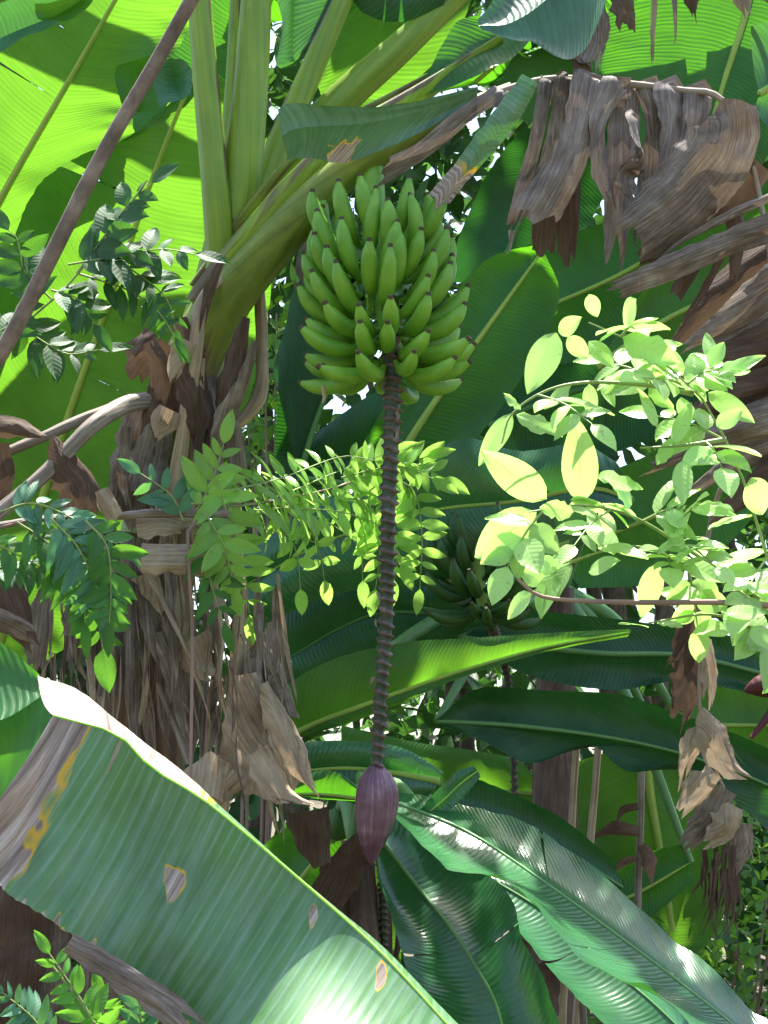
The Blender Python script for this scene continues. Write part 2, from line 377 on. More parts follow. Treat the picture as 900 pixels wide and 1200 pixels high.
def strip(pts, wid, d=None, parent=None, mat=None, name='dead_blade', roll=(0,), n=26, K=6, curl=.3, rs=0, rag=.12, face=None, mb=None, dryf=None, taper=None):
    """A torn hanging ribbon of leaf: centre line, width in pixels at depth, roll in turns along it, curled across."""
    pts = px(pts, d) if not isinstance(pts[0], V) else pts
    own = mb is None
    if own: mb = MB()
    q, L = even(pts, n); rows = []; uvs = []; dr = []
    f0 = face or -FW
    rnd = random.Random(rs * 31 + int(q[0].x * 1000))
    ph = rnd.random() * 9
    e0 = rnd.random() * 50
    ends = [1 - rag * max(0, .7 + 1.5 * mnoise.noise(V((e0 + j * 2.6 / K, 1, 0))) + .5 * (rnd.random() - .5)) for j in range(K + 1)]
    for i, c in enumerate(q):
        t = (q[min(i + 1, n)] - q[max(i - 1, 0)]).normalized()
        nn = (f0 - t * f0.dot(t))
        nn = nn.normalized() if nn.length > 1e-4 else UP
        s = t.cross(nn); a = lerpl(list(roll), i / n) * 2 * math.pi
        s, nn = s * math.cos(a) + nn * math.sin(a), nn * math.cos(a) - s * math.sin(a)
        dep = (c - CAM).dot(FW)
        hw = lerpl(wid, i / n) / FOC * dep / 2
        row = []; ur = []
        for j in range(K + 1):
            x = 2 * j / K - 1
            q1 = mnoise.noise(V((i / n * L * 9 + ph, x * 1.3, rs)))
            e = 1 + (rag * mnoise.noise(V((i / n * L * 30 + ph, x * 3, 3))) if abs(x) > .5 else 0)
            q3 = mnoise.noise(V((i / n * L * 34 + ph, x * 2.6 + ph, rs + 4)))
            fe = i / n * ends[j] * n; ie = min(int(fe), n - 1); cc = q[ie].lerp(q[ie + 1], fe - ie)
            row.append(cc + s * (hw * x * e) + nn * (-curl * hw * (x * x - .3) + hw * .36 * q1 + hw * .13 * q3))
            ur.append((i / n * L + ph, hw * (x + 1) + ph)); 
        rows.append(row); uvs.append(ur); dr.append([dryf(i / n) if dryf else 0] * (K + 1))
    mb.grid(rows, uvs, dr)
    return mb.build(name, mat, parent) if own else None

def leaflet(mb, base, dirv, nrm, L, W, fold=.25, droop=.15, n=6, mi=0, bite=False, rnd=random):
    """An oval leaflet with a folded midrib."""
    t = dirv.normalized(); nn = (nrm - t * nrm.dot(t))
    nn = nn.normalized() if nn.length > 1e-4 else t.orthogonal().normalized()
    s = t.cross(nn); rows = []; uvs = []
    for i in range(n + 1):
        f = i / n
        w_ = W * .5 * (math.sin(math.pi * f ** .8) ** .75) if 0 < f < 1 else W * .02
        c = base + t * (L * f) - nn * (droop * L * f * f)
        row = []; ur = []
        for j in (-1, -.5, 0, .5, 1):
            k = w_ * (1 + (rnd.uniform(-.5, -.1) if bite and abs(j) == 1 and rnd.random() < .45 else 0))
            row.append(c + s * (j * k) + nn * (fold * w_ * abs(j) + .02 * L * math.sin(5 * f + 3 * j))); ur.append((f, .5 + j * .5))
        rows.append(row); uvs.append(ur)
    mb.grid(rows, uvs, mi=mi)

def rv(rnd, a=1): return V((rnd.uniform(-a, a), rnd.uniform(-a, a), rnd.uniform(-a, a)))

def pinnate(pts, d, parent, mat, pairs=9, L=40, W=16, stem='twig', rs=0, ang=60, name='leaf', face=None, hang=0.0, tip=True, start=.12, jit=.25):
    """A feathered leaf: stalk curve with pairs of leaflets. Sizes in pixels at its depth."""
    pts = px(pts, d) if not isinstance(pts[0], V) else pts
    rnd = random.Random(rs); mb = MB()
    q = tube(mb, pts, (.0028, .0012), n=pairs * 2, sides=5, mi=1)
    n = len(q) - 1; f0 = face or (-FW * .75 + V((0, 0, .65)))
    dep = (pts[0] - CAM).dot(FW); k = dep / FOC
    for i in range(pairs):
        f = start + (1 - start) * i / pairs; x = f * n; a = min(int(x), n - 1); c = q[a].lerp(q[a + 1], x - a)
        t = (q[a + 1] - q[max(a - 1, 0)]).normalized()
        nn = (f0 - t * f0.dot(t)).normalized(); s = t.cross(nn)
        for sg in (-1, 1):
            al = R(ang + rnd.uniform(-12, 12))
            dv = t * math.cos(al) + s * (sg * math.sin(al)) + V((0, 0, -hang)) + rv(rnd, jit)
            sz = rnd.uniform(.78, 1.15) * (.75 + .5 * math.sin(math.pi * min(1, f + .15)))
            leaflet(mb, c, dv, nn + rv(rnd, .4), L * k * sz, W * k * sz, droop=rnd.uniform(0, .3), rnd=rnd)
    if tip: leaflet(mb, q[-1], (q[-1] - q[-3]) + rv(rnd, .003), f0, L * k * 1.1, W * k * 1.1, rnd=rnd)
    return mb.build(name, [mat, M[stem]], parent)

# ---------------------------------------------------------------- the setting: ground, distant wood
def ground():
    s = NT('forest_floor'); ob = s.n('TexCoord').outputs['Object']
    c = s.ramp(s.noise(ob, 3, 6, .7), [(.3, (.035, .025, .015)), (.5, (.075, .055, .03)), (.62, (.05, .08, .02)), (.8, (.14, .10, .06))])
    pr = s.n('BsdfPrincipled'); pr.inputs['Roughness'].default_value = .9; s.l(c, pr.inputs['Base Color'])
    s.l(s.bump(s.noise(ob, 18, 5), .8, .03), pr.inputs['Normal']); s.l(pr.outputs[0], s.out.inputs[0])
    mb = MB(); xs = [-300, -60, -20, -8, -4, 0, 4, 8, 20, 60, 300]; ys = [-100, -10, 0, 3, 6, 9, 12, 18, 30, 80, 400]
    mb.grid([[V((x, y, 0 if 2 < y < 10 or abs(x) + abs(y) > 100 else .1 * mnoise.noise(V((x, y, 0))))) for x in xs] for y in ys], [[(x, y) for x in xs] for y in ys])
    tag(mb.build('ground', s.m), kind='structure')
ground()

def wood():
    rnd = random.Random(3); mb = MB()
    cl = []
    for i in range(1150):
        d = rnd.uniform(9, 16); p = P(rnd.uniform(-350, 1250), rnd.uniform(-900, 1250), d)
        if p.z > .2: cl.append((p, rnd.uniform(.5, 1.0), rnd.random()))
    for c, r, dens in cl:
        for _ in range(int(30 + 60 * dens)):
            o = rv(rnd)
            if o.length > 1: continue
            leaflet(mb, c + o * r, rv(rnd), rv(rnd) + V((0, -.3, .5)), rnd.uniform(.14, .30), rnd.uniform(.07, .14), n=3, rnd=rnd)
    for i in range(26):
        x = rnd.uniform(-3.5, 3.5); y = rnd.uniform(9.5, 15)
        tube(mb, [V((x, y, 0)), V((x + rnd.uniform(-.4, .4), y, 2.5)), V((x + rnd.uniform(-.8, .8), y, 5.5))], (.07, .03), sides=6, mi=1)
    tag(mb.build('distant_wood', [M['forest'], M['bark']]), 'loose sunlit green foliage of the wood far behind the banana plants', 'foliage', kind='stuff')
wood()

def stem_of(r_, base, pts, rad, mat='pseudostem_brown', dry=.3, label=None):
    mb = MB(); tube(mb, pts, rad, n=40, sides=20, dry=dry, rfun=lambda t, th: 1 + .05 * math.sin(3 * th + 7 * t) + .04 * mnoise.noise(V((th, t * 12, 2))))
    return mb.build('pseudostem', M[mat], r_)
def plant(hub, dx=0, label='', rad=(.14, .10, .07), mat='pseudostem_brown', dry=.6):
    h = P(*hub); b = V((h.x + dx, h.y, 0))
    r_ = root('banana_plant', b, label, 'banana plant', 'banana plants of the thicket')
    stem_of(r_, b, [b, b.lerp(h, .4) + V((.02, 0, 0)), b.lerp(h, .75), h], rad, mat, dry)
    return r_, h
def stalk(r_, a, b, rad=(.03, .014), mat='midrib_dark', bow=.1, name='petiole'):
    m = a.lerp(b, .5) + V((0, 0, bow)); mb = MB(); tube(mb, [a, m, b], rad, n=16, sides=9); return mb.build(name, M[mat], r_)
def tears(rs, n, sides=(0, 1), lo=.08, hi=.95):
    r_ = random.Random(rs); return [(r_.uniform(lo, hi), r_.choice(sides)) for _ in range(n)]

# ---------------------------------------------------------------- plant behind on the left: the big glowing leaves
pl, hub = plant((-110, 1000, 5.9), label='banana plant standing at the far left whose huge leaves glow yellow green in the sun')
blade([(225, 92, 5.25), (150, 160, 5.3), (95, 182, 5.33), (40, 225, 5.4), (0, 330, 5.5), (-60, 480, 5.7), (-80, 650, 5.9), (-30, 790, 6.05)],
      [(240, 68, 5.15), (215, 117, 5.22), (180, 205, 5.33), (140, 320, 5.48), (100, 430, 5.62), (60, 550, 5.78), (18, 690, 5.95), (-15, 800, 6.1)],
      [(248, 80, 5.15), (300, 140, 5.2), (325, 260, 5.3), (310, 400, 5.45), (270, 520, 5.6), (190, 640, 5.78), (95, 745, 5.95), (0, 810, 6.1)],
      pl, M['leaf_light'], rib=M['midrib'], rr=(.006, .013, .022), N=120, bulge=-.02, ripple=.018, rs=1, tears=[(.33, 0), (.46, 1), (.58, 1)], gap=.03, flut=.02)
stalk(pl, hub, P(-15, 800, 6.1), (.04, .022))
blade([(150, -110, 5.25), (60, -60, 5.3), (-60, 20, 5.45), (-150, 160, 5.6), (-200, 350, 5.8), (-160, 560, 6.1)],
      [(175, -70, 5.25), (135, 0, 5.33), (75, 105, 5.46), (0, 235, 5.62), (-60, 360, 5.8), (-100, 560, 6.05)],
      [(190, -70, 5.25), (220, 30, 5.33), (158, 118, 5.42), (150, 172, 5.5), (60, 250, 5.62), (-60, 570, 6.05)],
      pl, M['leaf_light'], rib=M['midrib'], rr=(.006, .014, .024), N=120, bulge=-.015, ripple=.018, rs=2, tears=[(.22, 0), (.31, 0), (.42, 0)], gap=.03, flut=.02)
stalk(pl, hub, P(-100, 560, 6.05), (.04, .024))
blade([(330, -140, 6.3), (170, -60, 6.3), (100, 30, 6.35), (40, 140, 6.4)], [(340, -120, 6.3), (240, -10, 6.4), (170, 80, 6.45), (90, 190, 6.5)],
      [(350, -110, 6.3), (300, 60, 6.4), (250, 150, 6.4), (130, 220, 6.5)], pl, M['leaf'], rib=M['midrib'], rs=3)
stalk(pl, hub, P(90, 190, 6.5), (.04, .02), bow=.2)
blade([(190, 62, 5.2), (150, 72, 5.2), (134, 85, 5.2), (145, 130, 5.2)], [(192, 64, 5.25), (172, 82, 5.25), (163, 105, 5.25), (160, 132, 5.25)],
      [(194, 70, 5.2), (192, 90, 5.2), (189, 110, 5.2), (187, 130, 5.2)], pl, M['leaf_light'], rs=4, bulge=.01, N=20)
blade([(178, 75, 5.0), (182, 90, 5.0), (184, 108, 5.0), (186, 124, 5.0)], [(200, 68, 5.0), (205, 88, 5.05), (208, 100, 5.05), (212, 118, 5.0)],
      [(215, 70, 5.0), (224, 80, 5.0), (226, 95, 5.0), (224, 112, 5.0)], pl, M['leaf_blue'], rs=5, bulge=.01, N=20)
blade([(-30, 20, 5), (10, 0, 5), (50, -10, 5), (115, -25, 5)], [(-30, 60, 5), (15, 38, 5.05), (62, 18, 5.05), (118, -20, 5)],
      [(-20, 80, 5), (12, 52, 5), (70, 26, 5), (120, -15, 5)], pl, M['leaf_blue'], rs=6, bulge=.01, N=30)
blade([(40, 5, 4.9), (62, 2, 4.9), (85, -6, 4.9), (110, -22, 4.9)], [(44, 22, 4.9), (66, 18, 4.95), (92, 2, 4.95), (114, -20, 4.9)],
      [(52, 24, 4.9), (75, 25, 4.9), (98, 12, 4.9), (116, -18, 4.9)], pl, M['leaf_light'], rs=7, bulge=.005, N=20)

# ---------------------------------------------------------------- plant at the top right, far behind
pt, hub = plant((1010, 120, 6.6), label='banana plant behind the withered hanging leaf with broad green blades at the top right')
def leaf6(pl_, hub_, A, Mi, B, d, mat, rs, rib='midrib', conn=-1, **k):
    o = blade(A, Mi, B, pl_, M[mat], d=d, rib=M[rib], rs=rs, **k)
    q = Mi[conn]; stalk(pl_, hub_, P(q[0], q[1], q[2] if len(q) > 2 else d), (.035, .012), bow=.12)
    return o
leaf6(pt, hub, [(740, 170), (700, 110), (690, 40), (740, -40), (850, -120)], [(800, 260), (825, 175), (850, 90), (875, 10), (900, -110)],
      [(840, 260), (890, 200), (925, 120), (945, 20), (930, -100)], 6.2, 'leaf', 11, bulge=-.02, rr=(.006, .018))
leaf6(pt, hub, [(560, 60), (600, -30), (700, -90), (850, -130)], [(620, 150), (690, 70), (760, 0), (870, -90)],
      [(640, 170), (760, 130), (830, 60), (890, -60)], 6.6, 'leaf_light', 12, rr=(.006, .014))
leaf6(pt, hub, [(880, 30), (930, 20), (980, 30), (1010, 60)], [(890, 110), (925, 90), (970, 85), (1005, 90)],
      [(885, 130), (905, 150), (950, 160), (1000, 120)], 5.4, 'leaf_blue', 13)
leaf6(pt, hub, [(560, 350), (590, 300), (680, 270), (800, 230), (960, 180)], [(540, 420), (620, 370), (720, 325), (820, 270), (970, 200)],
      [(600, 430), (690, 420), (790, 370), (880, 300), (975, 220)], 6.5, 'leaf', 14, rr=(.006, .014))
leaf6(pt, hub, [(760, 330), (800, 300), (850, 290), (940, 260)], [(700, 430), (770, 380), (850, 340), (950, 290)],
      [(740, 450), (820, 430), (890, 380), (960, 320)], 6.0, 'leaf_light', 15)

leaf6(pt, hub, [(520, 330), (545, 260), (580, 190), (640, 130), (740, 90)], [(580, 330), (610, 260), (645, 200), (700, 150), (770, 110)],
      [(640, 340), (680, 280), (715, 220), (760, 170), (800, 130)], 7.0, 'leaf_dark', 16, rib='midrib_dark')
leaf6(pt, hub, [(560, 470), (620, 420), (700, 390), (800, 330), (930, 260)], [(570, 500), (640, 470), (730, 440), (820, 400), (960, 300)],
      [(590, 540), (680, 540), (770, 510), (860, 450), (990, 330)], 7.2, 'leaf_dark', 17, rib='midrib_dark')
leaf6(pt, hub, [(640, 600), (700, 560), (780, 520), (900, 420)], [(650, 640), (730, 620), (820, 570), (940, 440)],
      [(680, 690), (770, 680), (870, 620), (980, 450)], 6.9, 'leaf', 18)

m = MB(); tube(m, px([(1010, 120, 6.6), (900, 0, 5.6), (800, -40, 5.3), (700, -30, 5.2), (640, 20, 5.2), (600, 60, 5.2)]), [.02, .014, .010, .008, .006, .003], n=40)
rb = m.build('leaf', M['midrib_dry'], pt); rb['label'] = 'withered leaf in brown scraps high in the crown'
for k, (c, wd, mt) in enumerate([([(650, 20), (670, 50), (705, 84)], (30, 40, 14), 'dry'), ([(690, -10), (700, 40), (696, 92)], (34, 40, 24), 'dry_grey'), ([(725, -20), (735, 15), (738, 48)], (30, 34, 26), 'dry_dark'),
    ([(620, 10), (640, 30), (668, 62)], (30, 26, 10), 'dry'), ([(768, -30), (766, 40), (765, 95)], (7, 8, 4), 'dry_pale'), ([(790, -20), (792, 40), (786, 60)], (8, 6, 3), 'dry_grey'),
    ([(808, -20), (812, 12), (816, 30)], (20, 22, 6), 'dry_dark'), ([(866, -30), (872, 0), (880, 24)], (24, 22, 10), 'dry_grey'), ([(670, 60), (690, 88), (700, 104)], (16, 20, 8), 'dry_dark')]):
    strip(c, wd, 5.2, rb, M[mt], rs=660 + k, roll=(0, .1), curl=.5, name='torn_strip', rag=.3)

# ---------------------------------------------------------------- plant in the middle distance: dark broad leaves, second bunch
pm, hub = plant((655, 690, 6.2), dx=-.12, label='banana plant in the middle distance with dark drooping leaves and a small shaded bunch', rad=(.13, .095, .06))
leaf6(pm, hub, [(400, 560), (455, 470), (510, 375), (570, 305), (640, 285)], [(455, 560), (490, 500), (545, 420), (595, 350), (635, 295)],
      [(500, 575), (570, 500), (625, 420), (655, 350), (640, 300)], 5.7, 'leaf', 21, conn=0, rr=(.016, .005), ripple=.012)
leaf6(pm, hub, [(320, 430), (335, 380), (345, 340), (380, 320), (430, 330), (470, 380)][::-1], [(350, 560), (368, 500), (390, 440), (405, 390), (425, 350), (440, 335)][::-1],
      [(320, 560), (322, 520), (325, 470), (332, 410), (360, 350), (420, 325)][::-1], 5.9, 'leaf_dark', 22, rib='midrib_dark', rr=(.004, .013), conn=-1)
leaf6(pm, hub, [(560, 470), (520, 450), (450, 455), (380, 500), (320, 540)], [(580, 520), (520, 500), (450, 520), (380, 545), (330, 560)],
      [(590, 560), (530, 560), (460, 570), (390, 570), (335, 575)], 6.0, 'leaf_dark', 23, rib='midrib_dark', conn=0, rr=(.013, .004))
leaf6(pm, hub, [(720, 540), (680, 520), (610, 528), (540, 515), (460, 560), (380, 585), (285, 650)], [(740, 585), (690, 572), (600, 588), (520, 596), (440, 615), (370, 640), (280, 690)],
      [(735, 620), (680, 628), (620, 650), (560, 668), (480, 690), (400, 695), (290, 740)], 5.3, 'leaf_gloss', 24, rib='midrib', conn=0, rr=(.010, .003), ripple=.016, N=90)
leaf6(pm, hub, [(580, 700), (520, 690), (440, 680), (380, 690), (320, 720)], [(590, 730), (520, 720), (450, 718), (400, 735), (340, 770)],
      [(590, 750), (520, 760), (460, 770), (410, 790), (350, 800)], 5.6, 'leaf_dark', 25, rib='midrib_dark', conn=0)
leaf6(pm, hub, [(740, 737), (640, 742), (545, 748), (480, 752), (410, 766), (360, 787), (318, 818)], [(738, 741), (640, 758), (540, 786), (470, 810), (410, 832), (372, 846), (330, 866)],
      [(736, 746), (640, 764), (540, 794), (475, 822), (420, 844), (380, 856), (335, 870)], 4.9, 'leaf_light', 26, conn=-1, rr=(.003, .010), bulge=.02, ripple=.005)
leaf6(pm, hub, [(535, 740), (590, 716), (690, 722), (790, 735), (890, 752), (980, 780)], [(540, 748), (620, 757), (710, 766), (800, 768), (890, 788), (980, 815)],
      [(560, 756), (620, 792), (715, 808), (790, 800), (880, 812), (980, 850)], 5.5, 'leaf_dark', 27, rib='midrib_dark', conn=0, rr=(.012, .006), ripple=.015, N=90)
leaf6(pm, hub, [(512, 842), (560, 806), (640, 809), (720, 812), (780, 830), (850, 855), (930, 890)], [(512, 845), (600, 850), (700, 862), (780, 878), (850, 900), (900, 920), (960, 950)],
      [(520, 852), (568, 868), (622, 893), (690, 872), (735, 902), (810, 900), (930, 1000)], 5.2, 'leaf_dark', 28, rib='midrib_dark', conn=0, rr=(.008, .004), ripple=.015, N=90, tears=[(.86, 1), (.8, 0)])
leaf6(pm, hub, [(640, 905), (665, 950), (690, 1000), (740, 1060), (775, 1080)][::-1], [(755, 870), (762, 930), (772, 990), (782, 1050), (788, 1090)][::-1],
      [(830, 880), (830, 950), (815, 1010), (800, 1060), (792, 1088)][::-1], 6.3, 'leaf_light', 29, rr=(.012, .02), conn=-1)
leaf6(pm, hub, [(610, 890), (560, 880), (490, 870), (400, 850)], [(640, 930), (560, 925), (480, 910), (400, 880)],
      [(640, 1000), (570, 990), (490, 960), (410, 900)], 6.6, 'leaf_light', 30, conn=0)
leaf6(pm, hub, [(800, 800), (860, 790), (930, 820)], [(800, 850), (870, 850), (940, 850)], [(810, 900), (880, 910), (950, 880)], 6.4, 'leaf_light', 31, conn=0)
leaf6(pm, hub, [(850, 900), (860, 1000), (840, 1090), (800, 1130)], [(800, 940), (800, 1020), (790, 1080), (770, 1130)],
      [(750, 960), (740, 1040), (745, 1090), (750, 1130)], 6.8, 'leaf_light', 32, conn=0)
leaf6(pm, hub, [(630, 1080), (690, 1040), (760, 1000), (800, 990)], [(620, 1100), (690, 1070), (750, 1045), (810, 1010)],
      [(630, 1110), (700, 1090), (760, 1075), (815, 1030)], 6.1, 'leaf', 33, conn=-1)

# ---------------------------------------------------------------- plant low in the middle: long glossy leaves in the lower right
pn, hub = plant((420, 985, 4.9), dx=.0, label='low banana plant behind the purple bud with long glossy leaves arching to the lower right', rad=(.11, .085, .05))
def slope(pts, d, run=.85): return [(x, y, d + .08 - run * i / (len(pts) - 1)) for i, (x, y) in enumerate(pts)]
leaf6(pn, hub, slope([(462, 930), (540, 944), (620, 966), (700, 1018), (770, 1080), (840, 1142), (910, 1200), (980, 1260)], 4.40),
      slope([(462, 940), (548, 975), (635, 1032), (715, 1090), (795, 1150), (860, 1202), (915, 1250), (990, 1300)], 4.2),
      slope([(468, 952), (520, 1012), (592, 1032), (650, 1080), (705, 1135), (770, 1165), (830, 1225), (960, 1320)], 4.0), 4.2, 'leaf_gloss', 41, conn=0, rib='midrib_dark', rr=(.005, .003), N=130, K=10, ripple=.009, bulge=.02, tears=[(.31, 0), (.47, 1)], gap=.02, flut=.006)
leaf6(pn, hub, slope([(520, 990), (620, 1008), (680, 1065), (760, 1120), (860, 1230)], 4.64, .35), slope([(540, 1010), (640, 1070), (710, 1130), (770, 1180), (850, 1260)], 4.5, .35),
      slope([(545, 1030), (600, 1080), (665, 1150), (720, 1200), (800, 1280)], 4.36, .35), 4.5, 'leaf_gloss', 42, conn=0, N=110, rib='midrib_dark', rr=(.005, .003), tears=[(.4, 1)])
leaf6(pn, hub, slope([(470, 958), (560, 1012), (600, 1055), (612, 1100), (640, 1150), (670, 1240)], 4.42, .45),
      [(440, 975, 4.42), (490, 1040, 4.40), (532, 1092, 4.28), (562, 1140, 4.22), (582, 1180, 4.18), (600, 1250, 4.1)],
      [(436, 985, 4.4), (452, 1060, 4.28), (468, 1108, 4.22), (482, 1150, 4.16), (500, 1190, 4.12), (530, 1260, 4.05)], 4.35, 'leaf_gloss', 43, conn=0, rib='midrib_dark', rr=(.006, .004), N=110, tears=[(.52, 0), (.45, 1)], gap=.04, flut=.02, ripple=.012)
leaf6(pn, hub, [(520, 905), (470, 876), (400, 868), (335, 872)], [(515, 915), (460, 905), (400, 900), (335, 905)], [(500, 935), (460, 950), (400, 938), (340, 925)], 4.7, 'leaf_gloss', 44, conn=0)
leaf6(pn, hub, [(425, 925), (395, 905), (370, 904), (345, 915)], [(425, 936), (395, 932), (370, 930), (345, 930)], [(425, 940), (395, 938), (370, 936), (345, 934)], 4.5, 'leaf', 45, conn=0, N=24, bulge=.01, rr=(.006, .004))
leaf6(pn, hub, [(555, 898), (535, 905), (510, 928), (490, 950)], [(560, 903), (540, 918), (517, 940), (498, 955)], [(563, 910), (545, 932), (524, 952), (506, 962)], 4.35, 'leaf_gloss', 46, conn=-1, N=24, bulge=.006, rr=(.002, .003))
leaf6(pn, hub, [(360, 1180), (370, 1080), (375, 1000), (400, 930)], [(420, 1160), (425, 1080), (430, 1010), (430, 960)], [(470, 1150), (470, 1080), (470, 1020), (450, 970)], 6.2, 'leaf_light', 47, conn=-1)
leaf6(pn, hub, [(290, 1020), (320, 980), (370, 960)], [(330, 1060), (360, 1020), (390, 985)], [(380, 1090), (395, 1050), (410, 1000)], 5.5, 'leaf', 48, conn=-1, N=30)
leaf6(pn, hub, [(540, 905), (600, 930), (660, 960), (720, 1010)], [(520, 950), (590, 960), (660, 995), (730, 1040)], [(520, 980), (590, 990), (650, 1020), (720, 1060)], 4.9, 'leaf_dark', 49, conn=0, rib='midrib_dark')
# withered leaf folded over behind the bud
strip([(430, 985), (400, 1030), (385, 1080), (420, 1130)], (30, 60, 50, 20), 4.7, pn, M['dry_dark'], rs=3, roll=(.05, .1))
strip([(360, 950), (368, 990), (380, 1020)], (50, 45, 20), 4.6, pn, M['dry_dark'], rs=4)
for k in range(7):
    x = 380 + 14 * k
    strip([(x, 1030 + 8 * (k % 3)), (x + 5, 1090), (x + (k % 3 - 1) * 12, 1190)], (14, 10, 4), 4.75 + .03 * k, pn, M['dry_dark'], rs=50 + k, roll=(0, .2))

# ---------------------------------------------------------------- near plant: the big worn leaf in the lower left
pf, hub = plant((760, 1750, 2.1), label='nearest banana plant, its big worn brown tipped leaf crossing the lower left', rad=(.10, .08, .05), mat='pseudostem')
def fore_dry_sunlit(t, v, side):
    if side == 0: return max(0, min(1, 1.0 - max(0, t - .40 - .06 * mnoise.noise(V((t * 30, v * 3, 2)))) * 6))  # upper half: white of the sunlit ridge put in as pale dry colour
    n1 = mnoise.noise(V((t * 30, v * 4, 1))); n2 = mnoise.noise(V((t * 12, v * 9, 5)))
    e = .135 + .045 * v + .022 * n1 + .035 * n2
    d_ = .5 + (e - t) * 9
    k2 = math.hypot((t - e - .012) / .026, (v - .42) / .20) + .9 * n2
    if k2 < 1: d_ = max(d_, .42)
    d_ = max(d_, .5 + (v - (1.01 - .05 * max(0, n2) - .16 * max(0, mnoise.noise(V((t * 55, 0, 9))) - .1))) * 14)     # burnt lower rim
    for (a, b, ra, rb) in ((.500, .46, .0105, .085), (.63, .10, .004, .05), (.72, .09, .005, .06), (.28, .12, .004, .10)):
        k = math.hypot((t - a + .05 * (b - v)) / (ra * (1.15 + 1.1 * (b - v) / rb * .5)), (v - b) / rb) + .35 * mnoise.noise(V((t * 70, v * 22, 4)))
        d_ = max(d_, .5 + (1 - k) * 1.3)
    return max(0, min(1, d_))
def fore_leaf():
    Mi = [(62, 838, 2.14), (92, 846, 2.14), (122, 854, 2.14), (150, 870, 2.14), (178, 900, 2.14), (245, 942, 2.13), (350, 1030, 2.12), (440, 1110, 2.10), (525, 1202, 2.08), (620, 1310, 2.06), (700, 1480, 2.08)]
    A = [(44, 792, 2.30), (90, 812, 2.32), (128, 838, 2.34), (165, 865, 2.36), (200, 891, 2.36), (252, 938, 2.36), (352, 1027, 2.34), (445, 1104, 2.32), (535, 1196, 2.3), (640, 1310, 2.26), (710, 1480, 2.1)]
    B = [(-24, 975, 2.06), (-12, 1020, 2.06), (10, 1048, 2.06), (50, 1072, 2.06), (92, 1104, 2.06), (150, 1146, 2.06), (240, 1228, 2.02), (330, 1310, 1.86), (420, 1400, 1.71), (520, 1490, 1.60), (640, 1560, 1.95)]
    blade(A, Mi, B, pf, M['leaf_worn'], rib=M['midrib'], rr=(.0015, .002, .003), N=240, K=44, bulge=.010, ripple=.015, rs=5, dry=fore_dry_sunlit, vcurve=.08, calm=.15,
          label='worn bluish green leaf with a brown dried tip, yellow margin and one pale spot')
    stalk(pf, P(760, 1750, 2.1), P(700, 1480, 2.08), (.022, .012), bow=0)
fore_leaf()
blade([(-60, 725, 2.62), (-20, 742, 2.6), (15, 762, 2.58), (46, 790, 2.55)], [(-60, 850, 2.5), (-30, 850, 2.5), (10, 840, 2.5), (54, 812, 2.53)],
      [(-60, 1000, 2.45), (-20, 990, 2.46), (28, 930, 2.48), (62, 850, 2.5)], pf, M['leaf'], rs=9, N=50, bulge=.02, K=10)
strip([(80, 1105), (150, 1150), (200, 1185), (260, 1250)], (26, 30, 34, 40), 2.02, pf, M['dry_grey'], rs=8, rag=.3)

# ---------------------------------------------------------------- THE MAIN BANANA PLANT
base = P(165, 1000, 4.45); base.z = 0
pr = root('banana_plant', base, 'banana plant bearing the large green bunch, long ringed stalk and purple bud', 'banana plant', 'banana plants of the thicket')
mb = MB()
q = [base, P(158, 1000, 4.45), P(166, 800, 4.42), P(188, 620, 4.4), P(212, 500, 4.4), P(236, 410, 4.4), P(255, 330, 4.4), P(266, 270, 4.4)]
tube(mb, q, [.15, .15, .145, .135, .12, .105, .085, .055], n=70, sides=28,
     dry=lambda t, th: 1.0 if t < .55 else max(0, min(1, 1.15 - (t - .55) * 3.3 + .25 * math.sin(th * 2 + 1))),
     rfun=lambda t, th: 1 + .05 * math.sin(2 * th + 9 * t) + .05 * mnoise.noise(V((th * 1.5, t * 14, 2))))
mb.build('pseudostem', M['pseudostem'], pr)
def pet(pts, rad, upv, open_=.42, mat='petiole', dry=0, name='petiole', th=.35):
    m = MB(); channel(m, px(pts), rad, upv, open_=open_, thick=th, dry=dry); return m.build(name, M[mat], pr)
K4 = 4.3 / FOC
pet([(262, 330, 4.3), (254, 230, 4.28), (244, 120, 4.3), (234, 0, 4.32), (226, -120, 4.36)], [19 * K4, 17 * K4, 16 * K4, 14 * K4, 12 * K4], V((1, .35, 0)))
pet([(258, 300, 4.42), (266, 180, 4.45), (274, 60, 4.5), (280, -100, 4.55)], [12 * K4, 9 * K4, 8 * K4, 7 * K4], V((1, -.3, 0)))
pet([(262, 320, 4.34), (278, 240, 4.33), (290, 140, 4.34), (299, 20, 4.38), (306, -120, 4.42)], [26 * K4, 24 * K4, 21 * K4, 18 * K4, 15 * K4], V((-.8, .6, 0)))
pet([(270, 320, 4.45), (320, 190, 4.5), (362, 90, 4.55), (415, -30, 4.6)], [20 * K4, 18 * K4, 15 * K4, 12 * K4], V((-.9, .3, .3)))
pet([(262, 340, 4.5), (330, 200, 4.58), (400, 118, 4.6), (470, 55, 4.62), (540, -10, 4.66)], [26 * K4, 25 * K4, 23 * K4, 20 * K4, 15 * K4], V((-.5, .5, .6)))
pet([(236, 352, 4.28), (292, 278, 4.22), (345, 212, 4.2), (395, 165, 4.22), (480, 112, 4.25), (585, 44, 4.3)], [36 * K4, 37 * K4, 32 * K4, 25 * K4, 15 * K4, 8 * K4], V((-.35, -.55, .8)), .62, th=.2)
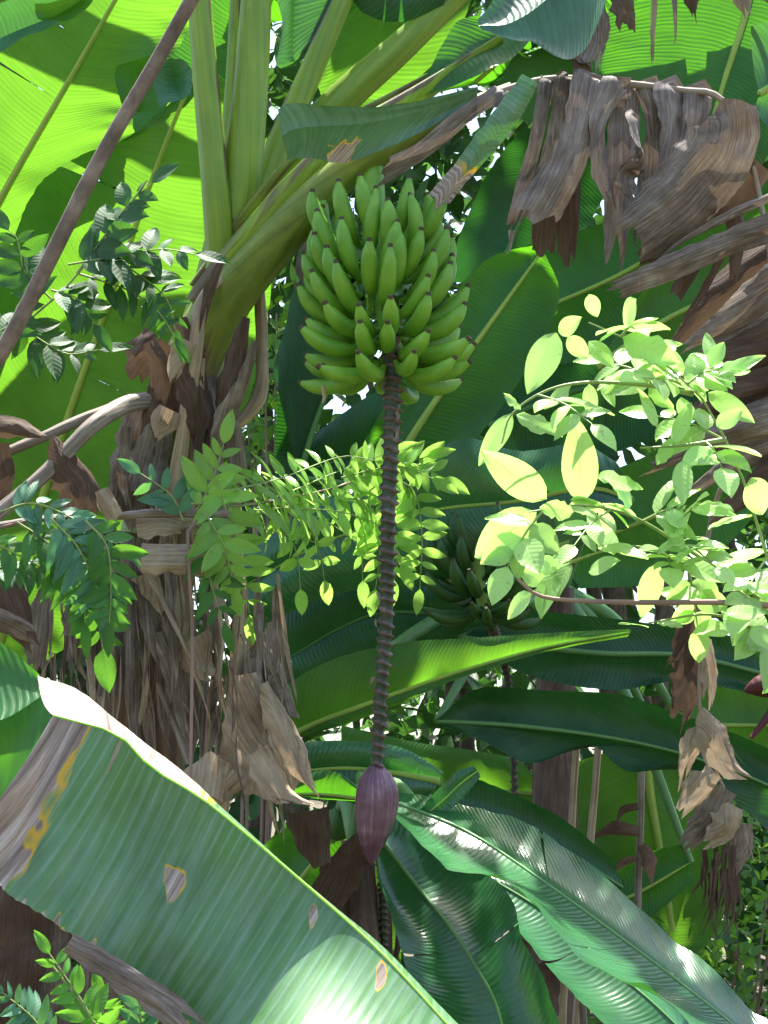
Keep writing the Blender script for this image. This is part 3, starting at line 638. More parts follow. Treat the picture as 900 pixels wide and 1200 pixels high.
m = MB(); tube(m, px([(205, 500, 4.30), (222, 430, 4.27), (262, 355, 4.22), (330, 275, 4.16), (400, 205, 4.13), (450, 172, 4.13), (520, 138, 4.14), (600, 104, 4.14)]),
               [34 * K4, 33 * K4, 30 * K4, 27 * K4, 22 * K4, 18 * K4, 12 * K4, 8 * K4], n=90, sides=20, dry=lambda t, th: max(0, .8 - t * 1.9 + .35 * mnoise.noise(V((th * 1.2, t * 8, 5)))), rfun=lambda t, th: 1 + .03 * math.sin(5 * th))
m.build('petiole', M['pseudostem'], pr)
# crown leaves of the main plant (in the frame; the unseen shade leaves above it are added further down)
blade([(300, -60), (330, 20), (325, 78), (365, 60), (400, -20)], [(340, -120), (345, -20), (345, 70), (372, 20), (410, -60)],
      [(400, -100), (395, -10), (380, 40), (395, 10), (420, -50)], pr, M['leaf_blue'], d=4.7, rs=61)
blade([(365, 60), (372, 100), (385, 125), (400, 125)], [(470, -40), (452, 20), (432, 80), (402, 126)], [(560, -20), (530, 50), (470, 105), (405, 128)], pr, M['leaf_light'], d=4.9, rs=62, bulge=.01)
blade([(390, -60), (420, 10), (470, 26), (520, 5)], [(420, -100), (450, -40), (490, -20), (530, -20)], [(480, -110), (500, -80), (530, -60), (545, -40)], pr, M['leaf_dark'], d=4.6, rs=63)
blade([(480, 112, 4.25), (500, 92, 4.26), (520, 50, 4.28), (545, 20, 4.3), (600, 20, 4.3)], [(482, 110, 4.24), (520, 88, 4.24), (555, 66, 4.26), (585, 44, 4.3), (640, 0, 4.34)],
      [(486, 114, 4.22), (530, 98, 4.22), (575, 78, 4.22), (610, 58, 4.26), (650, 10, 4.3)], pr, M['leaf'], rs=64, bulge=.01, N=40)
blade([(560, 25, 4.15), (600, -20, 4.2), (660, -60, 4.25), (720, -120, 4.3)], [(562, 30, 4.12), (600, 26, 4.1), (650, -10, 4.12), (725, -100, 4.2)],
      [(566, 34, 4.1), (620, 48, 4.06), (680, 64, 4.02), (706, 50, 4.0)][:3] + [(735, -60, 4.05)], pr, M['leaf_blue'], rs=65, bulge=.02, N=50)
# teal flap with a band, at the crown
blade([(326, 128, 3.97), (345, 122, 3.97), (430, 126, 3.98), (500, 118, 4.02), (560, 102, 4.08)], [(330, 160, 4.0), (352, 150, 4.0), (430, 144, 4.01), (500, 128, 4.05), (560, 106, 4.09)],
      [(338, 188, 4.06), (362, 185, 4.06), (404, 190, 4.06), (480, 160, 4.07), (560, 115, 4.1)], pr, M['leaf_teal'], rs=66, bulge=.012, N=60, K=12,
      dry=lambda t, v, s: max(0, min(1, .5 + (1 - math.hypot((t - .46) / .06, (v - .8) / .3) + .8 * mnoise.noise(V((t * 25, v * 5, 2)))) * .8)) if s == 1 else 0)
# the withered leaf: midrib arching to the right, strips hanging from it
m = MB(); tube(m, px([(560, 118, 4.13), (640, 94, 4.12), (720, 97, 4.1), (800, 106, 4.08), (840, 112, 4.06), (868, 150, 4.04), (886, 210, 4.02), (900, 290, 4.0), (915, 400, 4.0)]), [.014, .012, .010, .009, .008, .007, .006, .005, .003], n=50, sides=9)
rib = m.build('leaf', M['midrib_dry'], pr); rib['label'] = 'withered grey brown leaf hanging in torn strips from its midrib'
DS = [  # centre line, widths, depth, material, roll
    ([(585, 100), (545, 135), (490, 180), (432, 212)], (22, 26, 24, 34), 4.06, 'dry_grey', (0, .1)),
    ([(640, 90), (625, 180), (592, 282)], (20, 20, 14), 4.08, 'dry_grey', (0, .08)),
    ([(662, 88), (646, 180), (606, 276)], (28, 26, 18), 4.07, 'dry', (0, -.06)),
    ([(690, 86), (674, 170), (652, 215), (612, 268)], (46, 48, 56, 66), 4.02, 'dry_grey', (0, .02)),
    ([(672, 150), (668, 230), (664, 318)], (30, 32, 26), 4.16, 'dry_dark', (0, .05)),
    ([(650, 210), (640, 260), (636, 306)], (34, 36, 32), 4.15, 'dry_dark', (.05, .0)),
    ([(722, 90), (704, 140), (704, 190), (720, 248)], (40, 34, 32, 14), 4.03, 'dry_grey', (0, .12, .05)),
    ([(735, 96), (728, 190), (724, 260), (718, 320)], (40, 44, 40, 30), 4.10, 'dry_grey', (0, .03)),
    ([(742, 130), (748, 165), (752, 195), (732, 205), (752, 250)], (20, 50, 44, 34, 4), 3.98, 'dry_grey', (0, .12, .2, .1, .0)),
    ([(760, 94), (772, 150), (764, 230), (752, 300)], (34, 44, 40, 26), 4.08, 'dry', (0, .06)),
    ([(785, 98), (790, 150), (782, 210), (770, 268)], (44, 36, 30, 22), 4.05, 'dry_grey', (.02, .12)),
    ([(818, 102), (814, 160), (800, 220), (790, 270)], (40, 40, 36, 26), 4.06, 'dry_grey', (0, .1)),
    ([(868, 118), (856, 160), (805, 224), (738, 296)], (50, 104, 104, 78), 3.95, 'dry', (.0, .0, .02)),
    ([(888, 190), (850, 235), (800, 262), (748, 315)], (50, 54, 46, 30), 4.02, 'dry_dark', (0, .05)),
    ([(915, 262), (860, 282), (790, 312), (706, 348)], (44, 34, 36, 26), 3.92, 'dry', (0, .04)),
    ([(905, 230), (850, 255), (790, 290), (760, 320)], (12, 14, 10, 6), 3.95, 'dry_grey', (0, .2)),
    ([(860, 240), (864, 290), (858, 336)], (26, 24, 14), 4.05, 'dry_dark', (0, .1)),
    ([(815, 300), (798, 335), (790, 350)], (30, 24, 20), 4.08, 'dry_dark', (0, 0)),
    ([(846, 300), (822, 345), (797, 382)], (10, 10, 8), 4.03, 'dry_dark', (0, 0)),
    ([(600, 270), (598, 292), (590, 300)], (10, 6, 3), 4.04, 'dry_grey', (0, .2)),
]
for k, (c, wd, d, mt, ro) in enumerate(DS):
    if k < 12: c = [(c[0][0], c[0][1] + 26, d + .06), (c[0][0], c[0][1] + 9, d + .05), (c[0][0], c[0][1] + 8, d + .015)] + [(x_, y_, d) for x_, y_ in c[1:]]; wd = (wd[0], wd[0]) + tuple(wd)
    strip(c, [w_ * .86 for w_ in wd], d, rib, M[mt], rs=100 + k, roll=ro, curl=.35, n=34, K=8, name='torn_strip')
strip([(622, 92), (590, 140), (552, 188), (512, 236), (502, 248)], (22, 30, 30, 24, 26), 4.0, rib, M['leaf_worn'], rs=131, roll=(0, .02), name='torn_strip',
      dryf=lambda t: .12 + 1.1 * max(0, (t - .6)) / .4, n=40)

# the fruit stalk, bunch, ringed rachis and purple bud
m = MB(); tube(m, px([(270, 330, 4.4), (350, 225, 4.36), (405, 178, 4.25), (430, 180, 4.17), (436, 215, 4.12), (444, 300, 4.04), (455, 398, 3.94)]), [.034, .036, .036, .034, .03, .026, .022], n=40, sides=14)
bunch = m.build('fruit_bunch', M['banana'], pr); bunch['label'] = 'dense bunch of green unripe bananas with dark tips'
def banana_mesh(name, L, rmax, a0, a1, mat, rs):
    mb = MB(); n = 20; sd_ = 12; p = V((0, 0, 0)); rows = []; uvs = []
    prof = [(0, .0075), (.10, .0085), (.18, .0125), (.30, .0185), (.50, .0205), (.68, .0195), (.80, .0165), (.88, .0115), (.94, .0075), (.975, .0062), (1, .0058)]
    rr_ = random.Random(rs); ph = rr_.random() * 6
    for i in range(n + 1):
        f = i / n; a = R(a0 + (a1 - a0) * f ** .8)
        t = V((math.cos(a), 0, math.sin(a))); nn = V((-math.sin(a), 0, math.cos(a))); s = V((0, 1, 0))
        for (x0, y0), (x1, y1) in zip(prof, prof[1:]):
            if x0 <= f <= x1: r = y0 + (y1 - y0) * (f - x0) / (x1 - x0)
        r *= rmax / .0205
        row = [p + (nn * math.cos(th) + s * math.sin(th)) * r * (1 + .10 * (abs(math.cos(2.5 * th + ph)) - .6)) for th in [2 * math.pi * j / sd_ for j in range(sd_)]]
        rows.append(row); uvs.append([(f * L, abs(2 * j / sd_ - 1) * .06) for j in range(sd_)]); p = p + t * (L / n)
    mb.grid(rows[:-1], uvs[:-1], closed=True)
    mb.grid(rows[-2:], uvs[-2:], closed=True, mi=1); mb.cap(rows[-1], 1)
    me = mb.build(name, [mat, M['tip']]); d_ = me.data; bpy.data.objects.remove(me); return d_
def hand_set(parent, A, B, hands, per, scale, mat, rs, spread=.026, front_only=False):
    rnd = random.Random(rs); o0 = org(parent)
    ax = (B - A).normalized()
    meshes = {}
    for h in range(hands):
        f = h / (hands - 1); c = A.lerp(B, f ** .92)
        a0 = 22 - 74 * f ** 1.25; a1 = 102 - 62 * f ** 1.5; spr = spread + .040 * (1 - f)
        for v in range(3):
            meshes[(h, v)] = banana_mesh('banana', rnd.uniform(.168, .200) * scale * (1 - .04 * f), rnd.uniform(.0195, .0225) * scale, a0 + rnd.uniform(-9, 9), a1 + rnd.uniform(-13, 13), mat, rs + h * 7 + v)
        for k in range(per):
            th = 2 * math.pi * (k + .5 * (h % 2)) / per + rnd.uniform(-.07, .07)
            z = V((0, 0, 1)); 
            x = V((math.cos(th), math.sin(th), 0))
            o = bpy.data.objects.new('banana', meshes[(h, rnd.randrange(3))]); col.objects.link(o); o.parent = parent
            y = z.cross(x)
            rot = Matrix((x, y, z)).transposed().to_4x4() @ Matrix.Rotation(rnd.uniform(-.2, .2), 4, 'Z') @ Matrix.Rotation(rnd.uniform(-.18, .18), 4, 'X') @ Matrix.Rotation(rnd.uniform(-.10, .10), 4, 'Y')
            sc_ = rnd.uniform(.90, 1.08)
            pos = c + x * (spr + rnd.uniform(-.014, .014)) * scale + ax * rnd.uniform(-.008, .008) + z * (.012 * (k % 2)) 
            o.matrix_local = Matrix.Translation(pos - o0) @ rot @ Matrix.Diagonal((sc_, sc_, sc_, 1))
hand_set(bunch, P(441, 300, 4.09), P(455, 432, 3.94), 8, 12, 1.0, M['banana'], 5, spread=.044)
m = MB(); tube(m, px([(378, 452, 3.9), (380, 465, 3.9), (378, 472, 3.9)]), (.004, .005, .002), sides=6); m.build('dried_flower', M['stalk_tan'], bunch)

def ringed(parent, pts, rad, rings, mat='rachis', name='rachis', amp=.62):
    mb = MB(); n = rings * 9
    def ph(t, th): return (t * rings + .35 * mnoise.noise(V((t * rings * .35, 1, 7))) + th / (2 * math.pi) + .10 * math.sin(3 * th) + .15 * mnoise.noise(V((th, t * rings * .6, 3)))) % 1.0
    def rf(t, th):
        x = ph(t, th); k = max(0, 1 - abs(x - .5) / .20); return .80 + amp * k ** .7 * (.62 + .38 * math.cos(2 * th + .6 + 3 * mnoise.noise(V((t * rings * .5, 0, 2)))))
    tube(mb, pts, rad, n=n, sides=18, rfun=rf, dry=lambda t, th: 1 if abs(ph(t, th) - .5) < .20 else 0)
    return mb.build(name, M[mat], parent)
ringed(pr, px([(454, 385, 3.95), (458, 415, 3.92), (460, 480, 3.91), (455, 600, 3.9), (453, 720, 3.91), (445, 830, 3.91), (442, 902, 3.91)]), [.0235, .0235, .022, .0205, .019, .0175, .016], 44)
rach = [o for o in pr.children if o.name.startswith('rachis')][0]
rnd = random.Random(21)
for k in range(9):        # withered flower remains caught on the scars
    y = rnd.uniform(430, 880); x = 459 - (y - 430) * .035 + rnd.choice((-1, 1)) * rnd.uniform(7, 11)
    strip([(x, y), (x + rnd.uniform(-5, 5), y + 7), (x + rnd.uniform(-6, 6), y + rnd.uniform(10, 18))], (4, 5, 2), 3.885, rach, M['dry'], rs=640 + k, roll=(0, .3), n=6, K=2, name='dried_flower')
def bud(parent, top, bot, rmax, mat, name='flower_bud', N=46):
    mb = MB(); ax = bot - top; prof = [(0, .28), (.03, .45), (.08, .66), (.16, .86), (.26, .97), (.36, 1.0), (.5, .94), (.64, .80), (.78, .59), (.88, .40), (.95, .22), (1, .03)]
    a = V((1, 0, 0)); a = (a - ax.normalized() * a.dot(ax.normalized())).normalized(); b = ax.normalized().cross(a)
    rows = []; uvs = []; sd_ = 36
    for i in range(N + 1):
        f = i / N
        for (x0, y0), (x1, y1) in zip(prof, prof[1:]):
            if x0 <= f <= x1: s_ = (f - x0) / (x1 - x0); s_ = s_ * s_ * (3 - 2 * s_) * .5 + s_ * .5; r = y0 + (y1 - y0) * s_
        row = []
        for j in range(sd_):
            th = 2 * math.pi * j / sd_
            st = 0
            for (t0, wd, f0) in ((4.2, 1.25, .0), (5.9, .9, .05), (2.4, 1.2, .03)):                # overlapping bracts stand a little proud
                dth = abs((th - t0 + math.pi) % (2 * math.pi) - math.pi); lim = wd * (1 - max(0, (f - .5)) * 1.5)
                if dth < lim and f < .93 - .1 * (t0 % 1): st = max(st, (.075 + .04 * (t0 % 1)) * min(1, (lim - dth) / .07))
            k = rmax * r * (1 + st + .018 * math.sin(9 * th + 2 * f) + .012 * mnoise.noise(V((th * 3, f * 6, 1))))
            row.append(top + ax * f + a * (math.cos(th) * k + .004 * math.sin(f * 5)) + b * math.sin(th) * k)
        rows.append(row); uvs.append([(f * ax.length, abs(2 * j / sd_ - 1) * .15) for j in range(sd_)])
    mb.grid(rows, uvs, closed=True); mb.cap(rows[0][::-1]); mb.cap(rows[-1])
    return mb.build(name, M[mat], parent)
bud(pr, P(441, 897, 3.91), P(437, 1014, 3.90), .0475, 'bud')

# dry sheaths, dead petioles and hanging litter on the main trunk
def dtube(pts, rad, mat, name='dead_petiole', sides=9, flat=1.0):
    m = MB(); tube(m, px(pts), [r_ * K4 * .82 for r_ in rad], sides=14, n=44, flat=flat, rfun=lambda t, th: 1 + .16 * mnoise.noise(V((th * 2, t * 9, 1))) + .10 * math.sin(4 * th + 1.5 * t)); return m.build(name, M[mat], pr)
dtube([(290, 303, 4.18), (258, 328, 4.15), (236, 356, 4.12), (228, 420, 4.1), (216, 500, 4.1), (203, 590, 4.12), (196, 640, 4.15)], [3, 7, 10, 10, 10, 11, 11], 'stalk_tan', flat=.5)
dtube([(236, 420, 4.12), (232, 500, 4.12), (226, 590, 4.14), (222, 660, 4.16)], [5, 7, 7, 6], 'stalk_tan')
dtube([(304, 335, 4.3), (307, 400, 4.3), (306, 455, 4.28), (296, 478, 4.26), (276, 500, 4.24)], [7, 8, 8, 10, 8], 'stalk_tan')
dtube([(178, 470, 4.2), (140, 476, 4.15), (100, 490, 4.1), (50, 512, 4.05), (-40, 550, 4.0)], [11, 8, 8, 7, 7], 'stalk_grey', flat=.7)
dtube([(185, 468, 4.15), (150, 474, 4.1), (112, 496, 4.0), (60, 548, 3.95), (0, 600, 3.9), (-60, 650, 3.9)], [15, 12, 10, 10, 9, 8], 'stalk_grey', flat=.7)
dtube([(284, 690, 4.15), (276, 790, 4.12), (268, 870, 4.1), (262, 960, 4.1)], [8, 9, 9, 6], 'stalk_tan')
dtube([(248, 655, 4.2), (256, 760, 4.2), (240, 880, 4.2), (236, 980, 4.2)], [5, 6, 6, 6], 'stalk_tan')
dtube([(272, 560, 4.2), (276, 640, 4.2), (282, 700, 4.16)], [10, 9, 8], 'stalk_tan')
dtube([(135, 605, 4.0), (190, 601, 3.95), (268, 603, 3.9)], [5, 6, 5], 'stalk_grey')
dtube([(-10, 617, 3.8), (50, 608, 3.8), (90, 605, 3.82), (118, 612, 3.85)], [4, 4, 3.5, 3], 'stalk_grey', 'dead_petiole')
dtube([(152, 630, 4.15), (157, 740, 4.12), (160, 870, 4.1)], [7, 6, 5], 'dry_grey')
dtube([(185, 800, 4.1), (205, 850, 4.08), (222, 895, 4.06)], [4, 4, 5], 'stalk_grey')
SH = [  # sheaths and hanging dead blade pieces
    ([(186, 395), (168, 420), (158, 455)], (40, 44, 20), 4.2, 'dry_dark', (0, .1)),
    ([(222, 400), (208, 430), (202, 450)], (34, 30, 6), 4.08, 'dry_pale', (.1, .0)),
    ([(208, 490), (192, 500), (176, 540), (165, 590)], (14, 40, 46, 40), 4.12, 'dry_grey', (.12, .0)),
    ([(200, 480), (188, 505), (182, 520)], (30, 34, 8), 4.07, 'dry_pale', (.05, .05)),
    ([(180, 470), (165, 520), (160, 580), (170, 640)], (60, 62, 66, 60), 4.22, 'dry', (0, .02)),
    ([(258, 470), (272, 510), (282, 560), (290, 600)], (26, 30, 24, 14), 4.18, 'dry', (.05, .1)),
    ([(262, 520), (240, 530), (222, 560)], (18, 22, 20), 4.15, 'dry', (0, .1)),
    ([(62, 512), (78, 548), (92, 580), (86, 625)], (10, 40, 54, 34), 3.95, 'dry_dark', (.1, 0)),
    ([(-10, 500), (20, 500), (60, 515)], (30, 24, 6), 3.95, 'dry_dark', (0, .1)),
    ([(-5, 520), (0, 560), (-5, 600)], (30, 34, 20), 4.0, 'dry_dark', (0, 0)),
    ([(118, 574), (126, 592), (136, 612)], (18, 22, 22), 3.95, 'dry_pale', (0, 0)),
    ([(165, 655), (220, 655), (255, 660), (288, 666)], (36, 34, 36, 28), 3.9, 'dry_pale', (.0, .03)),
    ([(160, 615), (200, 612), (235, 620), (218, 632)], (30, 34, 26, 8), 4.0, 'dry_pale', (.05, .12)),
    ([(150, 640), (155, 720), (158, 800), (162, 880)], (22, 20, 18, 12), 4.1, 'dry_grey', (0, .2)),
    ([(170, 690), (182, 740), (205, 800), (228, 850)], (20, 28, 22, 14), 4.06, 'dry', (.1, .2)),
    ([(172, 672), (182, 700), (190, 725)], (34, 24, 8), 4.02, 'dry_pale', (.1, .0)),
    ([(188, 740), (205, 800), (215, 850), (226, 880)], (16, 22, 18, 8), 4.04, 'dry', (.15, .1)),
    ([(222, 750), (240, 780), (262, 800)], (50, 44, 14), 4.1, 'dry_pale', (0, .08)),
    ([(225, 760), (228, 830), (232, 900)], (34, 40, 26), 4.14, 'dry', (.05, 0)),
    ([(300, 740), (312, 790), (330, 835), (346, 862)], (20, 34, 42, 30), 4.14, 'dry', (.1, 0)),
    ([(300, 770), (305, 830), (318, 880)], (30, 36, 14), 4.1, 'dry', (.15, .1)),
    ([(288, 790), (298, 860), (320, 915), (335, 952)], (26, 60, 96, 70), 4.04, 'dry_pale', (.04, .0)),
    ([(262, 890), (248, 910), (238, 940)], (30, 52, 60), 4.0, 'dry_pale', (.08, .0)),
    ([(278, 905), (258, 930), (252, 955)], (36, 34, 10), 4.02, 'dry_pale', (0, .05)),
    ([(100, 660), (96, 720), (92, 790)], (40, 46, 30), 4.2, 'dry', (0, .05)),
    ([(115, 700), (120, 760), (116, 830)], (46, 50, 40), 4.22, 'dry_grey', (0, -.05)),
    ([(130, 620), (120, 680), (128, 720)], (60, 70, 50), 4.26, 'dry_dark', (0, 0)),
    ([(-10, 660), (10, 700), (30, 740), (50, 770)], (60, 50, 40, 20), 4.0, 'dry_dark', (.04, .1)),
    ([(-20, 720), (20, 735), (45, 748)], (30, 26, 20), 3.95, 'dry', (0, 0)),
    ([(60, 690), (45, 730), (40, 800)], (24, 30, 20), 4.1, 'dry_grey', (.1, 0)),
    ([(150, 640), (190, 700), (230, 790), (250, 860)], (8, 12, 14, 6), 3.98, 'dry_pale', (.1, .4)),
    ([(196, 660), (200, 720), (206, 790), (200, 830)], (10, 14, 12, 5), 3.99, 'dry_grey', (.2, .0)),
    ([(250, 700), (262, 740), (258, 800), (270, 850)], (12, 16, 14, 6), 4.0, 'dry_pale', (.2, .4)),
    ([(120, 640), (132, 700), (126, 770), (140, 830)], (14, 12, 12, 4), 3.99, 'dry_pale', (.0, .3)),
    ([(310, 800), (330, 850), (350, 900), (382, 944)], (14, 34, 40, 6), 4.0, 'dry_pale', (.12, .0)),
    ([(300, 880), (330, 930), (380, 946)], (30, 40, 5), 3.99, 'dry_pale', (.0, .12)),
    ([(212, 372), (222, 430), (240, 500), (236, 560)], (16, 40, 44, 20), 4.10, 'dry_dark', (.05, .1)),
    ([(288, 372), (272, 430), (262, 480), (270, 530)], (10, 26, 36, 20), 4.12, 'dry_dark', (.0, -.1)),
    ([(262, 300), (246, 340), (236, 390)], (6, 14, 8), 4.08, 'dry_dark', (.0, .1)),
    ([(300, 400), (285, 450), (262, 500), (250, 560)], (8, 18, 30, 14), 4.08, 'dry', (.1, .1)),
    ([(246, 440), (250, 500), (246, 570), (252, 620)], (20, 34, 30, 24), 4.14, 'dry_grey', (.0, .1)),
    ([(176, 400), (190, 440), (182, 500), (172, 560)], (16, 30, 34, 26), 4.12, 'dry_dark', (.05, .0)),
    ([(150, 500), (146, 560), (156, 610)], (14, 20, 8), 4.1, 'dry', (.1, .2)),
    ([(62, 1060), (60, 1130), (64, 1230)], (44, 46, 50), 4.3, 'dry', (.02, .05)),
    ([(20, 1040), (10, 1130), (0, 1230)], (90, 90, 80), 4.2, 'dry_dark', (0, .05)),
    ([(100, 1080), (112, 1150), (110, 1230)], (34, 34, 30), 4.3, 'dry', (0, .1)),
]
for k, (c, wd, d, mt, ro) in enumerate(SH):
    strip(c, wd, d, pr, M[mt], rs=200 + k, roll=ro, curl=.5, n=26, K=8, name='dry_sheath', rag=.2)
rnd = random.Random(12)
for nm, cnt in (('dry', 60), ('dry_pale', 60), ('dry_grey', 50)):
    lit = MB()
    for k in range(cnt):
        x = rnd.uniform(50, 330); y = rnd.uniform(590, 800); h = rnd.uniform(40, 190); dx = rnd.uniform(-18, 30); wd = rnd.uniform(1.5, 9) * (.5 + rnd.random())
        if x > 240: y += 70
        d = rnd.uniform(4.0, 4.28)
        strip([(x, y), (x + dx * .4 + rnd.uniform(-9, 9), y + h * .5), (x + dx, y + h)], (wd, wd * 1.3, wd * .3), d, mb=lit, rs=300 + k, roll=(rnd.random() * .4, rnd.random() * .7), n=10, K=3, rag=.25)
    tag(lit.build('hanging_fibre', M[nm], pr), kind='stuff')

# unseen leaves added above the frame, set along sun rays to cast shade
def crown(pl_, cx, cy, z, L, W, az, mat='leaf', rs=0, n=10, tilt=0, roll=0.0, gap=.12):
    """A broad leaf added out of view to block the sun: centre, length, width, heading of the midrib."""
    a = R(az); dv = V((math.cos(a), math.sin(a), 0)); sv = V((-math.sin(a), math.cos(a), 0))
    A = []; Mi = []; B = []
    for i in range(7):
        f = i / 6; c = V((cx, cy, z)) + dv * (L * (f - .5)) + V((0, 0, tilt * (f - .5) - .5 * L * .25 * (2 * f - 1) ** 2))
        wd = W * .5 * math.sin(math.pi * min(.98, .06 + f * .9)) ** .6
        A.append(c + sv * wd + V((0, 0, -.15 * wd + roll * wd))); B.append(c - sv * wd + V((0, 0, -.15 * wd - roll * wd))); Mi.append(c)
    blade(A, Mi, B, pl_, M[mat], rib=M['midrib'], rs=rs, tears=tears(rs, n), gap=gap, flut=.03, N=60, K=6)
def shade(pl_, px_, k, L, W, az, **kw):
    t = P(*px_) + sun_dir * k; crown(pl_, t.x, t.y, t.z, L, W, az, **kw)
shade(pr, (500, 290, 4.16), 1.15, .85, .30, 4, rs=71, n=2)
shade(pr, (620, 200, 4.35), 2.1, 1.3, .3, 160, rs=73, n=6)
shade(pr, (170, 520, 4.4), 2.4, 1.2, .36, 30, rs=74, n=6)
shade(pl, (40, 40, 5.4), 1.0, 1.3, .20, 8, rs=75, n=2)
shade(pl, (200, 560, 5.65), 2.2, 1.5, .26, -18, rs=76, n=3)
shade(pm, (560, 560, 5.6), 2.8, 2.2, .6, 15, rs=77, n=6)
shade(pm, (700, 830, 5.3), 2.9, 2.6, .5, -10, rs=78, n=6)
shade(pm, (560, 420, 5.8), 2.7, 1.8, .5, 40, rs=79, n=4)
shade(pn, (600, 1010, 4.15), 3.5, 1.5, .34, -40, rs=80, n=30, gap=.8)
shade(pn, (800, 1140, 3.8), 3.2, 1.5, .30, -40, rs=83, n=26, gap=.8)

# ---------------------------------------------------------------- withered plant at the right edge
pd, hub = plant((1040, 240, 4.2), label='withered banana plant at the right edge with big brown dead leaves spilling into view', rad=(.13, .10, .07))
RD = [
    ([(1030, 240), (930, 285), (850, 345), (768, 428)], (46, 56, 44, 10), 4.17, 'dry_dark', (0, .05)),
    ([(1030, 270), (930, 318), (860, 370), (785, 420)], (46, 52, 40, 12), 4.1, 'dry', (.03, .0)),
    ([(1030, 310), (940, 352), (870, 398), (800, 432)], (46, 56, 44, 12), 4.13, 'dry', (-.04, .03)),
    ([(1030, 350), (940, 384), (850, 425), (760, 446)], (50, 56, 44, 10), 4.09, 'dry_dark', (.04, 0)),
    ([(1030, 385), (930, 412), (840, 440), (690, 452)], (50, 56, 40, 10), 4.15, 'dry', (0, .06)),
    ([(1030, 420), (930, 445), (850, 470), (770, 500)], (50, 56, 40, 10), 4.1, 'dry_dark', (.05, .03)),
    ([(1030, 450), (930, 478), (850, 508), (745, 556)], (50, 48, 40, 12), 4.05, 'dry', (-.03, .03)),
    ([(1030, 490), (930, 510), (860, 545), (790, 590)], (60, 56, 40, 12), 4.14, 'dry_grey', (.03, .05)),
    ([(1030, 530), (940, 545), (880, 580), (820, 620)], (60, 60, 44, 14), 4.12, 'dry_dark', (0, .05)),
    ([(930, 260), (905, 320), (880, 380)], (14, 20, 10), 4.2, 'dry_grey', (0, .1)),
]
m = MB(); tube(m, px([(1040, 250, 4.2), (1010, 330, 4.15), (1000, 480, 4.15), (985, 600, 4.2)]), [.03, .022, .014, .006], n=24)
rb = m.build('leaf', M['midrib_dry'], pd)
for k, (c, wd, d, mt, ro) in enumerate(RD): strip(c, wd, d, rb, M[mt], rs=400 + k, roll=ro, curl=.7, n=34, K=10, name='torn_strip')
# the small dead leaf hanging straight down
m = MB(); tube(m, px([(1040, 250, 4.2), (950, 420, 4.5), (850, 560, 4.65), (823, 680, 4.7), (821, 760, 4.7), (820, 830, 4.7), (836, 895, 4.7), (866, 960, 4.7), (884, 1010, 4.7)]), [.016, .012, .008, .007, .007, .007, .006, .004, .002], n=50)
rb = m.build('leaf', M['midrib_dry'], pd); rb['label'] = 'small dead leaf hanging straight down, its blade torn into ragged flaps'
HD = [
    ([(814, 690), (806, 740), (795, 800)], (34, 36, 20), 4.72, 'dry_dark', (0, .1)),
    ([(818, 750), (806, 810), (784, 876)], (20, 50, 26), 4.71, 'dry_dark', (0, .05)),
    ([(826, 750), (832, 800), (828, 838)], (16, 22, 12), 4.69, 'dry_pale', (0, .05)),
    ([(822, 830), (838, 872), (860, 902), (896, 917)], (6, 44, 34, 6), 4.66, 'dry_pale', (0, .05)),
    ([(824, 850), (806, 885), (796, 930)], (12, 32, 14), 4.68, 'dry_pale', (.05, .1)),
    ([(838, 905), (812, 930), (788, 960)], (20, 36, 26), 4.66, 'dry_pale', (0, .05)),
    ([(852, 925), (830, 960), (792, 1010)], (26, 40, 18), 4.68, 'dry', (0, .05)),
    ([(862, 945), (845, 975), (815, 1000)], (20, 40, 20), 4.66, 'dry_pale', (0, .05)),
    ([(870, 965), (868, 1000), (858, 1040)], (26, 34, 12), 4.69, 'dry', (0, .1)),
    ([(810, 715), (795, 760), (772, 790)], (10, 14, 5), 4.7, 'dry_dark', (0, .1)),
]
for k, (c, wd, d, mt, ro) in enumerate(HD): strip(c, wd, d, rb, M[mt], rs=430 + k, roll=ro, curl=.35, n=24, K=8, name='torn_strip', rag=.3)
rnd = random.Random(5); lit = MB()
for k in range(34):
    x = rnd.uniform(825, 866); y = rnd.uniform(985, 1030); h = rnd.uniform(40, 100); wd = rnd.uniform(2, 7)
    strip([(x, y), (x + rnd.uniform(-8, 4), y + h * .5), (x + rnd.uniform(-22, 6), y + h)], (wd, wd, wd * .4), rnd.uniform(4.66, 4.76), mb=lit, rs=500 + k, roll=(0, rnd.random() * .4), n=8, K=2)
tag(lit.build('hanging_fibre', M['dry_dark'], rb), kind='stuff')
# small dark red bud half out of the frame at the right
ringed(pd, px([(1000, 700, 4.5), (960, 720, 4.5), (925, 760, 4.5), (912, 800, 4.5)]), [.014, .012, .012, .012], 12)
bud(pd, P(925, 792, 4.5), P(872, 812, 4.5), .035, 'bud_dark')
dt = MB(); tube(dt, px([(930, 800, 4.5), (900, 840, 4.48), (880, 865, 4.46)]), (.010, .014, .006), sides=8); dt.build('bract', M['bud_dark'], pd)

